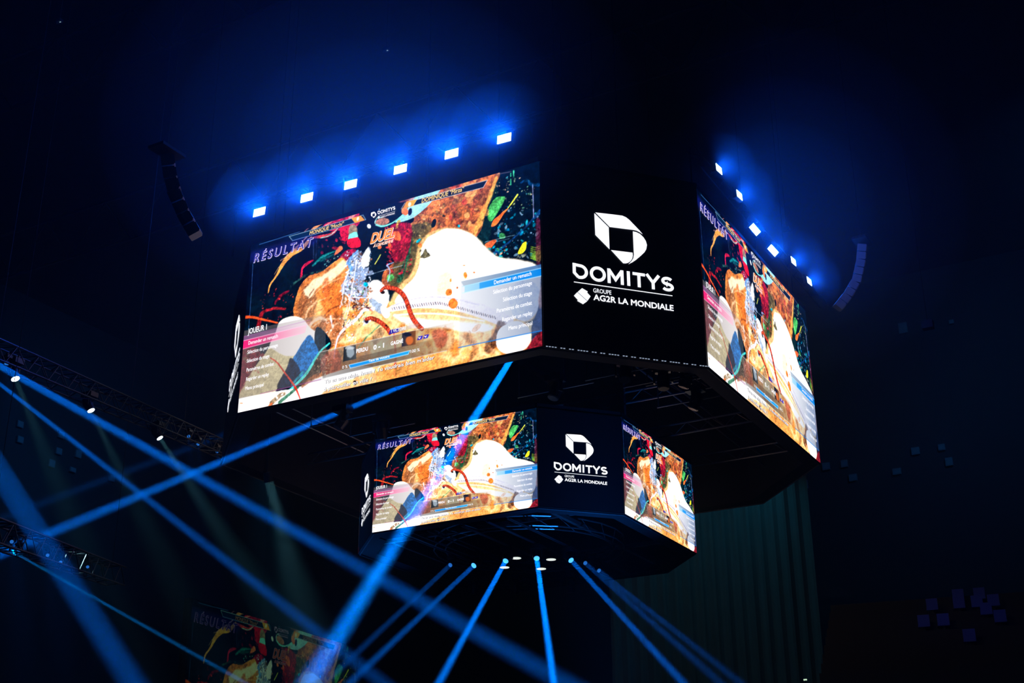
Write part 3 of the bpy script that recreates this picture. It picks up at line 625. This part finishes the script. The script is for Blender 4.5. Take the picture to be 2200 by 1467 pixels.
for k,(x,y) in enumerate([(557,455),(659,424),(753,396),(860,363),(970,330),(1083,297)]):
    strobe(aty(x,y,-YU-.05),(0.05,-1,.10),None,f'glowing blue white strobe over the big left screen, {ORD[k]} of six counted from the left','strobes above the large left screen',330)
for k,(x,y,tl) in enumerate([(1545,363,.0),(1589,419,0),(1622,493,.75),(1661,538,.7),(1705,561,0),(1739,604,0)]):
    strobe(atx(x,y,XU+.05),(1,-.10,.05) if tl==0 else (.8,-.62,-.1),None,f'glowing blue strobe over the right screen, {ORD[k]} of six counted down from the top','strobes above the right screen',170,tl,.85)
# beams hanging under the lower ring
zl=Z0+ZL-.05
HD=[(971,1216,780,1370,70,1.6,'dim moving head, leftmost on the circle under the lower ring'),
    (1024,1209,742,1450,240,2.2,'moving head under the lower ring throwing a faint beam down to the left'),
    (1090,1198,928,1467,850,2.2,'moving head under the lower ring throwing a bright beam down to the left'),
    (1152,1192,1193,1467,1300,2.2,'moving head under the lower ring throwing the brightest beam straight down'),
    (1221,1197,1492,1467,330,2.2,'moving head under the lower ring throwing a faint beam down to the right'),
    (1254,1212,1440,1352,60,1.8,'small dim moving head just right of the right hand beam head'),
    (1283,1228,1500,1376,60,1.8,'dim moving head, rightmost on the circle under the lower ring')]
for x,y,x1,y1,p,sp,lb in HD:
    a=atz(x,y,zl-.34); dd=(a-CAM).dot(fw); loc=a+Vector((0,0,.34)); tg=atd(x1,y1,dd-5)
    PIPES_L.append((loc.x,loc.z)); moving_head(loc,tg,lb,'moving heads under the lower ring',(BEAMC,p*1.7,.15,sp),LENS if p>200 else LENSD,k=1. if p>200 else .75)
for x,y,x1,y1,lb in ((1016,1256,1000,1300,'unlit moving head hanging at the left back of the lower ring'),(1106,1256,1106,1300,'unlit moving head hanging at the back of the lower ring, near the middle'),(1226,1252,1240,1300,'unlit moving head hanging at the right back of the lower ring')):
    a=atz(x,y,zl-.34); PIPES_L.append((a.x,zl)); moving_head(a+Vector((0,0,.34)),a+Vector((0,0,-3)),lb,'moving heads under the lower ring',None,None,k=1.3)
# four round downlights
for x,y,lb in ((1084,1219,'round lit downlight beside the bright left beam, lowest on the left'),(1109,1199,'small round lit downlight between the two brightest beams'),(1163,1222,'round lit downlight behind the brightest beam'),(1184,1202,'round lit downlight just right of the brightest beam head')):
    c=atz(x,y,zl-.25); PIPES_L.append((c.x,zl)); root=empty('round_downlight',c); tag(root,lb,'downlight','round downlights under the lower ring')
    h=MB(); h.tube((0,0,.005),(0,0,.16),.175,20,.13); h.tube((0,0,.16),(0,0,.29),.03,6); h.build('housing',CASE,root)
    g=MB()
    for rr,n in ((0,1),(.045,6),(.09,12),(.135,18)):
        for k in range(n): t=2*PI*k/n+rr*7; g.tube((rr*math.cos(t),rr*math.sin(t),-.006),(rr*math.cos(t),rr*math.sin(t),.004),.0165,6)
    g.build('led_cells',PARW,root)
# heads inside the upper ring: two of them throw the beams that cross in front of the lower ring
def upper_head(x,y,zoff,label,tgt=None,beam=None,lens=None,k=1.):
    c=atz(x,y,Z0+zoff); PIPES_U.append((c.x-1.2,c.x+1.2,c.y,c.z)); tg=tgt if tgt is not None else c+Vector((random.uniform(-1,1),random.uniform(-1,1),-1.6))
    return moving_head(c+Vector((0,0,.34*k)),tg,label,'moving heads inside the upper ring',beam,lens,k=k)
for x,y,lb in ((1193,840,'dark moving head in the upper ring, left of the glinting pipes'),(1343,802,'small dark moving head close to the lower edge of the big sponsor panel'),(1425,818,'dark moving head in the upper ring right of the glinting pipes'),(1474,814,'dark moving head in the upper ring beside the foot of the right screen'),(1495,862,'dark moving head in the upper ring, lowest on the right'),(735,905,'dark moving head in the upper ring beneath the long diagonal beam'),(820,925,'dark moving head just above the top left corner of the small screen')):
    upper_head(x,y,.05,lb,k=1.5)
B5=aty(1112,749,-6.6); print('B5',B5, 'ring z',Z0)
moving_head(B5+Vector((0,0,.34)),atd(640,1467,24),'moving head hidden behind the big left screen, source of the steep beam','moving heads inside the upper ring',(BEAMC2,2100,.16,1.9),LENS)
B4=aty(1040,756,-6.0); print('B4',B4)
moving_head(B4+Vector((0,0,.34)),atd(0,1170,46),'moving head hidden behind the big left screen, source of the long flat beam','moving heads inside the upper ring',(BEAMC,1900,.11,1.5),LENS)
for B in (B5,B4): PIPES_U.append((-5.4,5.4,B.y,B.z+.34))
pp=MB()
for x,z in PIPES_L: pp.tube((x,-YL+.6,z-Z0-ZL+.03),(x,YL-.6,z-Z0-ZL+.03),.022,6)
pp.build('lamp_pipes',ALU,lower)
pp=MB()
for a_,b_,y,z in PIPES_U:
    pp.tube((a_,y,z-Z0+.03),(min(b_,7.55),y,z-Z0+.03),.022,6); pp.tube((a_+.05,y,z-Z0+.03),(a_+.05,y,HU),.018,5)
pp.build('lamp_pipes',ALU,upper)
# ---------------- trusses at the left with their lights
def truss(a,b,w,label,roofz=RZ,hang=(.12,.88)):
    a=Vector(a); b=Vector(b); d=(b-a).normalized(); s=d.cross(Vector((0,0,1))).normalized()*w/2; u=s.cross(d).normalized()*w/2; L=(b-a).length
    c=MB(); r=.026
    for i,j in ((1,1),(1,-1),(-1,1),(-1,-1)): c.tube(a+s*i+u*j,b+s*i+u*j,r,6)
    n=int(L/(w*1.1))
    for k in range(n):
        p=a+d*(L*k/n); q=a+d*(L*(k+1)/n); f=1 if k%2 else -1
        for j in (1,-1): c.tube(p+s*f+u*j,q-s*f+u*j,.013,5); c.tube(p+s*j+u*f,q+s*j-u*f,.013,5)
        c.tube(p+s+u,p-s+u,.013,5)
    o=c.build('lighting_truss',pmat('black_truss_tube',(.008,.009,.014),.5,.2,0,8,.3)); tag(o,label,'truss')
    for t in hang:
        p=a+d*(L*t); h=MB(); h.tube(p+Vector((0,0,w/2)),(p.x,p.y,roofz),.007,5); h.box((p.x,p.y,roofz-2),(.25,.2,.5))
        hh=h.build('chain_hoist',BLACK); tag(hh,label.split(' truss')[0]+(' truss: hoist near its left end' if t<.5 else ' truss: hoist near its right end'),'chain hoist','chain hoists of the side trusses')
    return a,b
ta,tb=truss(atd(-60,735,31),atd(560,1000,52),.5,'long dark lattice truss running down to the big screen from the left edge',hang=(.05,.62))
ta2,tb2=truss(atd(-60,1128,24),atd(250,1238,34),.45,'short lattice truss at the lower left edge of the picture',hang=(.1,.95))
def on_truss(a,b,x,y):
    """point of the truss line seen nearest to the given place"""
    best=min(range(201),key=lambda k:(lambda v:(1100+F*v.dot(rt)/v.dot(fw)-x)**2)((a.lerp(b,k/200))-CAM)); return a.lerp(b,best/200)
def spot_fix(x,y,a,b,label,target,beam,k=1.):
    p=on_truss(a,b,x,y); dd=(p-CAM).dot(fw); q=atd(x,y,dd); 
    m=MB(); top=p-Vector((0,0,.25))
    loc=q+Vector((0,0,.34*k)); r=moving_head(loc,target(dd),label,'moving heads on the left truss',beam,LENSW if k>1.05 else LENSD,k=k)
    m.tube((0,0,0),top-loc,.02,5); m.build('drop_pipe',CASE,r); return r
for x,y,x1,y1,p,lb in ((28,801,110,960,26,'white lit spot on the left truss nearest the left edge'),(190,870,300,1060,26,'white lit spot on the left truss, middle one of three'),(337,931,480,1120,60,'white lit spot on the left truss nearest the big screen')):
    spot_fix(x,y,ta,tb,lb,lambda d,x1=x1,y1=y1:atd(x1,y1,d-1),((.35,.7,.75),p*1.3,.12,12),1.15)
for x,y,lb in ((14,779,'small blue lit head above the white spot at the left edge'),(405,935,'small blue lit head on the left truss, just past the last white spot'),(425,952,'small blue lit head on the left truss, second past the last white spot'),(466,968,'small blue lit head on the left truss, nearest the big screen')):
    spot_fix(x,y,ta,tb,lb,lambda d,x=x,y=y:atd(x+30,y+260,d-9),(BEAMC,4,.1,8),.6)
for x,y,lb in ((25,1161,'blue lit head at the left end of the lower left truss'),(40,1181,'small blue lit head second on the lower left truss'),(102,1190,'small blue lit head third on the lower left truss'),(130,1205,'small blue lit head fourth on the lower left truss'),(188,1215,'blue lit head at the right end of the lower left truss')):
    spot_fix(x,y,ta2,tb2,lb,lambda d,x=x,y=y:atd(x+30,y+300,d-6),(BEAMC,3,.1,8),.42)
# beams that enter from outside the picture on the left
def side_beam(src,dst,size,spread,p,label,col=BEAMC):
    moving_head(src+Vector((0,0,.34)),dst,label,'moving heads outside the left edge',(col,p*1.0,size,spread),LENS)
side_beam(atd(-90,735,31),atd(1000,1318,36),.2,2.2,2000,'moving head beyond the left edge throwing the upper of the long beams')
side_beam(atd(-90,755,33),atd(850,1460,36),.09,2.1,700,'moving head beyond the left edge throwing the thinner beam below the long one')
side_beam(atd(-70,905,19),atd(330,1480,20.5),.34,3.0,1000,'moving head beyond the left edge throwing the broad steep beam')
side_beam(atd(-60,1136,26),atd(600,1478,34),.06,.9,260,'moving head beyond the left edge throwing the thin low beam',(0,.2,.6))
side_beam(atd(1150,683,55),atd(60,1075,52),.2,1.2,160,'moving head behind the rings throwing a faint flat beam to the left')
# soft teal washes in the lower haze
def wash(loc,tg,col,p,size,spread,label):
    root=empty('wash_light',loc); tag(root,label,'wash light','wash lights'); R=(Vector(tg)-Vector(loc)).normalized()
    h=MB(); h.tube(-R*.3,(0,0,0),size*.35,16,size*.5); h.tube(-R*.3,Vector((-R.x*.3,-R.y*.3,RZ-.02-loc[2])),.02,6); hd=h.build('housing',CASE,root)
    l=MB(); l.tube(R*.001,R*.012,size*.46,16); l.build('lens',CASE,hd)
    area('wash',root,R*.03,R,col,p,size*.9,spread)
wash(atd(578,1034,44),atd(690,1467,44),(.4,.75,.8),230,.34,22,'wash light left of the lower ring throwing a short grey green cone')
CURT=pmat('dark_teal_drape',(.012,.05,.062),.9,0,.25,1.5)
def drape(x0,x1,ytop,depth,label,p):
    """a tall pleated drape hanging from a bar, washed with light from its top"""
    a=atd(x0,ytop,depth); b=atz(x1,ytop,a.z); b=a+(atd(x1,ytop,depth)-a); b.z=a.z; d=b-a; L=d.length; d.normalize(); n=Vector((d.y,-d.x,0))
    root=empty('stage_drape',a); tag(root,label,'drape'); m_=MB(); N=int(L/.12); top=0; vs=[];
    for k in range(N+1):
        q=d*(L*k/N)+n*(.09*math.sin(k*1.25)+.04*math.sin(k*.47)); vs+=[q,q+n*.05,Vector((q.x,q.y,-a.z+.02)),Vector((q.x,q.y,-a.z+.02))+n*.05]
    f=[]
    for k in range(N):
        i=4*k; f+=[(i,i+4,i+6,i+2),(i+1,i+3,i+7,i+5),(i,i+1,i+5,i+4)]
    m_.add(vs,f); m_.build('cloth',CURT,root)
    br=MB(); br.tube(-d*.3,d*(L+.3),.04,6); br.tube((0,0,0),(0,0,RZ-a.z),.02,5); br.tube(d*L,d*L+Vector((0,0,RZ-a.z)),.02,5); br.build('hanging_bar',BLACK,root)
    for t in (.28,.75):
        q=d*(L*t)+n*2.2+Vector((0,0,.6)); h=MB(); h.box(q+Vector((0,0,.12)),(.5,.4,.22)); h.tube(q+Vector((0,0,.2)),q+Vector((0,0,RZ-a.z-.6)),.02,5); h.build('border_light',CASE,root)
        area('border_wash',root,q-Vector((0,0,.02)),Vector((0,0,-1))-n*.22,(.05,.55,.8),p,.5,110)
drape(1300,1727,985,66,'tall dim teal lit drape behind the scoreboard at the right, its right edge sharp',46)
wash(atd(560,930,62),atd(600,1467,62),(.0,.4,.7),150,1.2,34,'wash light behind the upper ring at the left, source of faint teal haze')
# stage light from below that picks out the underside of the rings
for p,tg,e in ((Vector((6,-6,3.5)),Vector((3,-2,Z0)),130),(Vector((-9,-3,3.5)),Vector((-3,-3,Z0)),60)):
    root=empty('floor_wash_light',p); tag(root,'blue floor wash under the scoreboard, '+('right' if p.x>0 else 'left')+' one, below the picture','wash light','floor washes')
    R=(tg-p).normalized(); h=MB(); h.box((0,0,-.15),(.5,.4,.3)); h.build('housing',CASE,root); area('wash',root,R*.25,R,(.01,.22,1),e,.4,30)
# ---------------- line arrays
def line_array(pts,depth,label,top_label):
    P3=[atd(x,y,depth) for x,y in pts]; q=[P3[0]]
    root=empty('line_array_speaker',P3[0]); tag(root,label,'loudspeaker','hanging line arrays')
    # resample into cabinets
    segs=[]; L=0
    for a,b in zip(P3,P3[1:]): segs.append((L,L+(b-a).length,a,b)); L+=(b-a).length
    n=max(6,int(L/.27)); vd=(P3[0]-CAM).normalized()
    def at(s):
        for s0,s1,a,b in segs:
            if s<=s1+1e-6: return a.lerp(b,(s-s0)/(s1-s0)),(b-a).normalized()
        return P3[-1],(P3[-1]-P3[-2]).normalized()
    for k in range(n):
        p,t=at(L*(k+.5)/n); z=-t; y=(vd-z*vd.dot(z)).normalized(); x=y.cross(z)
        R=Matrix((x,y,z)).transposed(); c=MB(); c.box(p-P3[0],(.30,.8,L/n*.9),R); c.box(p-P3[0]+x*.16,(.04,.75,L/n*.7),R)
        c.build('speaker_cabinet',pmat('speaker_grey',(.13,.13,.14),.7,0,.3),root)
    f=MB(); f.box((0,0,.12),(.5,.8,.08)); f.tube((0,0,.1),(0,0,RZ-P3[0].z),.008,5); f.build('flying_frame',BLACK,root)
line_array([(358,335),(364,375),(376,420),(396,465),(421,508)],33,'curved hanging line array of speakers left of the strobes',None)
line_array([(1852,525),(1849,560),(1840,600),(1822,632),(1798,662)],46,'curved hanging line array of speakers right of the strobes',None)
# ---------------- third screen, low at the left, seen through haze
pa=atd(413,1286,63); pb=atz(771,1393,pa.z)
d=(pb-pa); n=Vector((d.y,-d.x,0)).normalized(); R=frame(n); hs=d.length*.57
m=(R@Matrix.Diagonal((d.length,1,hs))).to_4x4(); m.translation=(pa+pb)/2-Vector((0,0,hs))+n*.02
root=empty('video_screen',((pa+pb)/2-Vector((0,0,hs)))); tag(root,'dim distant screen low on the left repeating the same picture','video screen')
DIM=.062
o=bpy.data.objects.new('led_screen',PIC); COL.objects.link(o); o.parent=root; m.translation-=root.location; o.matrix_local=m
o.material_slots[0].link='OBJECT'; o.material_slots[0].material=led_mat('led_dim_picture',DIM*LED*1.2,(.6,1.05,.62))
l=bpy.data.objects.new('picture_lettering',LETTER_ME); COL.objects.link(l); l.parent=o
for k,sl in enumerate(l.material_slots):
    c=LMATS[k].node_tree.nodes['Emission'].inputs[0].default_value; sl.link='OBJECT'; sl.material=emat('dim_'+LMATS[k].name,(c[0]*.75,c[1]*.8,c[2]*.9),DIM*LED*.4)
bx=MB(); bx.box(((pa+pb)/2-Vector((0,0,hs/2))-n*.25)-root.location,(d.length+.1,.35,hs+.1),frame(n)); bx.build('housing',BLACK,root)
# ---------------- the arena shell
WALL=pmat('dark_arena_wall',(.0025,.003,.004),.85,0,.3,.5); ROOF=pmat('dark_arena_roof',(.005,.005,.007),.9,0,.3,.5)
S=66
def slab(name,c,dd,mt): b=MB(); b.box(c,dd); o=b.build(name,mt); tag(o,kind='structure'); return o
slab('floor',(0,0,-.25),(2*S,2*S,.5),WALL); slab('ceiling',(0,0,RZ+.25),(2*S,2*S,.5),ROOF)
slab('wall_back',(0,S+.25,RZ/2),(2*S+1,.5,RZ+1),WALL); slab('wall_front',(0,-S-.25,RZ/2),(2*S+1,.5,RZ+1),WALL)
slab('wall_left',(-S-.25,0,RZ/2),(.5,2*S,RZ+1),WALL); slab('wall_right',(S+.25,0,RZ/2),(.5,2*S,RZ+1),WALL)
# roof steel
for k,yy_ in enumerate((-24,-8,8,24)):
    b=MB(); 
    for dz in (RZ-4,RZ-.2): b.tube((-S,yy_,dz),(S,yy_,dz),.11,6)
    for i in range(44): b.tube((-S+i*3,yy_,RZ-4 if i%2 else RZ-.2),(-S+i*3+3,yy_,RZ-.2 if i%2 else RZ-4),.06,5)
    o=b.build('roof_truss',ALU); tag(o,f'dark steel roof truss spanning the hall, {ORD[k]} from the camera','roof truss','roof trusses')
for i,(x,y) in enumerate(((-2.5,-2.5),(2.5,-2.5),(-2.5,2.5),(2.5,2.5))):
    b=MB(); b.tube((x,y,Z0+HU),(x,y,RZ),.03,6); b.box((x,y,Z0+HU+1.4),(.4,.3,.7)); o=b.build('hoist_cable',CASE); tag(o,'dark hoist cable carrying the scoreboard, '+('front' if y<0 else 'rear')+(' left' if x<0 else ' right'),'cable','hoist cables of the scoreboard')
b=MB()
for x in (-2.5,2.5): b.box((x,0,Z0+HU+.02),(.2,2*YU-1,.2))
for y in (-2.5,2.5): b.box((0,y,Z0+HU+.02),(2*XU-1,.2,.2))
b.build('lifting_beams',CASE,upper).location=(0,0,-Z0)
# faint square panels on the far walls and small things in the roof
PAN=pmat('grey_acoustic_panel',(.07,.08,.09),.8,0,.3,3)

def hitwall(x,y):
    r=ray(x,y); ks=[]
    if r.y>0: ks.append(((S-CAM.y)/r.y,Vector((0,-1,0))))
    if r.x<0: ks.append(((-S-CAM.x)/r.x,Vector((1,0,0))))
    if r.x>0: ks.append(((S-CAM.x)/r.x,Vector((-1,0,0))))
    k,n=min(ks,key=lambda q:q[0]); return CAM+r*k,n
def wpan(x,y,w,h,label):
    p,n=hitwall(x,y); dd=(p-CAM).dot(fw)/F; b=MB(); R=frame(n)
    b.box((0,0,0),(w*dd,.2,h*dd),R); b.box(R@Vector((0,-.11,0)),(w*dd*.86,.04,h*dd*.8),R); o=b.build('wall_panel',PAN); o.location=p+n*.14; tag(o,label,'wall panel','faint square panels on the hall walls')
RP=[(1728,1042,17,18,'beside the lower corner of the right screen'),(1776,1003,16,16,'just right of the tip of the right screen'),(1815,997,14,16,'second right of the tip of the right screen'),(1834,1027,17,15,'lowest of the group right of the right screen'),(1928,1014,18,14,'brightest one well right of the right screen'),(1968,970,17,16,'upper middle of the far right group'),(2024,962,14,14,'top of the far right group'),(2040,993,15,18,'right end of the far right group'),(1941,706,18,24,'alone high on the right, the larger of two'),(2045,693,10,9,'alone high on the right, the smaller of two')]
LPn=[(128,935,16,14,'top of the cluster at the left'),(123,970,16,14,'middle of the cluster at the left'),(165,976,16,16,'right of the middle in the cluster at the left'),(108,996,16,16,'bottom of the cluster at the left'),(153,1010,16,10,'lowest right in the cluster at the left'),(40,912,16,14,'highest near the left edge'),(40,945,16,14,'near the left edge, lower of two'),(237,1028,15,13,'right outlier of the cluster at the left')]
for x,y,w,h,lb in RP: wpan(x,y,w,h,'faint square wall panel, '+lb)
for x,y,w,h,lb in LPn: wpan(x,y,w,h,'faint square wall panel, '+lb)
for x,y,lb in ((128,45,'tiny lit fitting near the top left corner'),(830,106,'tiny lit fitting high above the big left screen'),(1208,245,'tiny fitting above the dark corner between the strobe rows'),(1690,492,'small bracket in the haze above the right strobes')):
    p=atd(x,y,46); root=empty('roof_fitting',p); tag(root,lb,'roof fitting'); b=MB(); b.box((0,0,0),(.2,.15,.12)); b.tube((0,0,.06),(0,0,RZ-p.z),.012,5); b.tube((-.15,0,-.06),(.15,0,-.12),.02,5); b.build('body',PAN if y<200 else CASE,root)
    if y<200: c=MB(); c.tube((.05,0,-.02),(.05,0,-.09),.025,6); c.build('indicator_lamp',emat('pilot_lamp',(.5,.8,1),.5),root)
# seats in the dim tier at the lower right, and two exit pilot lights
SEAT=pmat('blue_seat_plastic',(.015,.04,.28),.6)
ts=[(2060,1290),(2105,1283),(2135,1289),(2002,1303),(2062,1308),(2120,1322),(2150,1333),(2028,1343),(1986,1345),(2083,1370),(2100,1300)]
p0=atd(2080,1325,52); tier=MB(); 
nrm=Vector((p0.x-CAM.x,p0.y-CAM.y,0)).normalized(); rr=nrm.cross(Vector((0,0,1)))
RT=Matrix((rr,nrm,Vector((0,0,1)))).transposed()
for k in range(9): tier.box(p0+nrm*(k-4)*.85+Vector((0,0,(k-4)*.48-1.0)),(11,.85,1.0),RT)
for k in range(9): tier.box(p0+nrm*(k-4)*.85+Vector((0,0,((k-4)*.48-1.5)/2-p0.z/2)),(10.8,.8,p0.z+(k-4)*.48-1.5),RT)
o=tier.build('trim_1',WALL); tag(o,kind='structure')
sm=MB(); sm.box((0,0,.22),(.45,.42,.06)); seat_me=sm.build('seat',SEAT); sb=MB(); sb.box((0,.2,.48),(.45,.06,.5)); back_me=sb.build('backrest',SEAT); sf=MB(); sf.box((0,.05,.1),(.08,.3,.2)); foot_me=sf.build('pedestal',CASE)
for q in (seat_me,back_me,foot_me): COL.objects.unlink(q)
PLACE=('third row','top row','top row','top row','left end','left end','middle','right middle','right end','lower left','lowest left','bottom','top right','upper middle')
for k,(x,y) in enumerate(ts):
    # step of the tier this ray meets
    best=None
    for s in range(9):
        zt=p0.z+(s-4)*.48-.5; q=atz(x,y,zt+.3) if abs(ray(x,y).z)>1e-4 else None
        if q is None: continue
        e=abs((q-p0).dot(nrm)-(s-4)*.85)
        if best is None or e<best[0]: best=(e,s,q,zt)
    e,s,q,zt=best; q=q+nrm*((s-4)*.85-(q-p0).dot(nrm)); q.z=zt
    root=empty('stadium_seat',q,RT@Matrix.Rotation(0,3,'Z')); tag(root,'faint blue lit seat in the dark tier at the lower right corner','seat','faintly lit seats in the lower right tier')
    for me,nm in ((seat_me,'seat'),(back_me,'backrest'),(foot_me,'pedestal')):
        c=bpy.data.objects.new(nm,me.data); COL.objects.link(c); c.parent=root
for x,y in ((1730,1460),(1781,1455)):
    p=atd(x,y,50); o=empty('pilot_light',p); b=MB(); b.box((0,0,0),(.12,.05,.05)); b.build('lamp',emat('pilot_lamp_green',(.7,1,.7),.8),o); b=MB(); b.tube((0,0,-.02),(0,0,-p.z),.02,5); b.build('post',BLACK,o); tag(o,'tiny greenish light at the bottom edge, '+('left' if x<1750 else 'brighter right')+' of two','light')
# blue lamp added to tint that tier's seats
q=p0+Vector((0,0,9))-nrm*8; root=empty('wash_light',q); tag(root,'added lamp that tints the lower right seats blue','wash light','wash lights')
h=MB(); h.box((0,0,.15),(.4,.3,.3)); h.tube((0,0,.3),(0,0,RZ-q.z),.02,5); h.build('housing',CASE,root); area('wash',root,(0,0,-.05),(p0-q),(.02,.08,1),3.5,.3,40)
# ---------------- haze filling the hall
m=bpy.data.materials.new('hall_haze'); m.use_nodes=True; nt=m.node_tree; nt.nodes.clear()
o=nt.nodes.new('ShaderNodeOutputMaterial'); v=nt.nodes.new('ShaderNodeVolumeScatter'); v.inputs['Density'].default_value=HAZE; v.inputs['Anisotropy'].default_value=.15
v.inputs['Color'].default_value=(.45,.85,1,1)
nt.links.new(v.outputs[0],o.inputs['Volume'])
b=MB(); b.box((0,0,RZ/2),(2*S-1.2,2*S-1.2,RZ-.1)); o=b.build('haze',m); tag(o,'thin stage haze filling the hall','haze',kind='stuff')
def cloud(c,r,dens,label):
    """thicker smoke hanging round the strobes: nested soft balls of haze"""
    for k,f in enumerate((1.,.74,.5)):
        mm=m.copy(); mm.name='strobe_smoke'; mm.node_tree.nodes['Volume Scatter'].inputs['Density'].default_value=dens*(.8+.5*k)
        bm=bmesh.new(); bmesh.ops.create_icosphere(bm,subdivisions=4,radius=1)
        for v in bm.verts: v.co=Vector((v.co.x*r[0],v.co.y*r[1],v.co.z*r[2]))*f
        me=bpy.data.meshes.new('haze'); bm.to_mesh(me); bm.free(); me.materials.append(mm); o=bpy.data.objects.new('haze',me); COL.objects.link(o); o.location=c
        o.rotation_euler=(0,.0,YAW*0); tag(o,label,'haze','smoke round the strobes',kind='stuff')
cloud(atd(800,310,34),(7.0,6.5,4.5),.0024,'blue lit smoke over the large left screen')
cloud(atd(1690,450,38),(4.9,6.3,4.6),.0019,'blue lit smoke over the right screen')

mm=m.copy(); mm.name='strobe_bloom_haze'; mm.node_tree.nodes['Volume Scatter'].inputs['Density'].default_value=.016  # dense haze balls added to imitate the bloom round each strobe
bm=bmesh.new(); bmesh.ops.create_icosphere(bm,subdivisions=3,radius=1); bloom_ball=bpy.data.meshes.new('haze'); bm.to_mesh(bloom_ball); bm.free(); bloom_ball.materials.append(mm)
for r_ in [q for q in COL.objects if q.name.startswith('strobe_light')]:
    for f in ((1.6,.8) if 'left screen' in r_['label'] else (1.1,.55)):
        o=bpy.data.objects.new('haze',bloom_ball); COL.objects.link(o); o.location=r_.location; o.scale=(f,f,f); tag(o,'haze ball added as bloom round the '+r_['label'].replace('glowing ','').split(', ')[1]+' strobe','haze','smoke round the strobes',kind='stuff')
# blue lamps added to brighten the far wall panels
for x,y,tx,ty,p,lb in ((-30,30,-62,36,700,'left'),(20,34,0,66,500,'rear')):
    q=Vector((x,y,RZ-2.1)); root=empty('wash_light',q); tag(root,'added blue lamp in the roof brightening panels on the '+lb+' wall','wash light','wash lights')
    R=(Vector((tx,ty,38))-q).normalized(); h=MB(); h.box((0,0,.25),(.5,.4,.3)); h.tube((0,0,.3),(0,0,2.1),.02,5); h.build('housing',CASE,root); area('wash',root,R*.3,R,(.02,.3,1),p,.5,60)
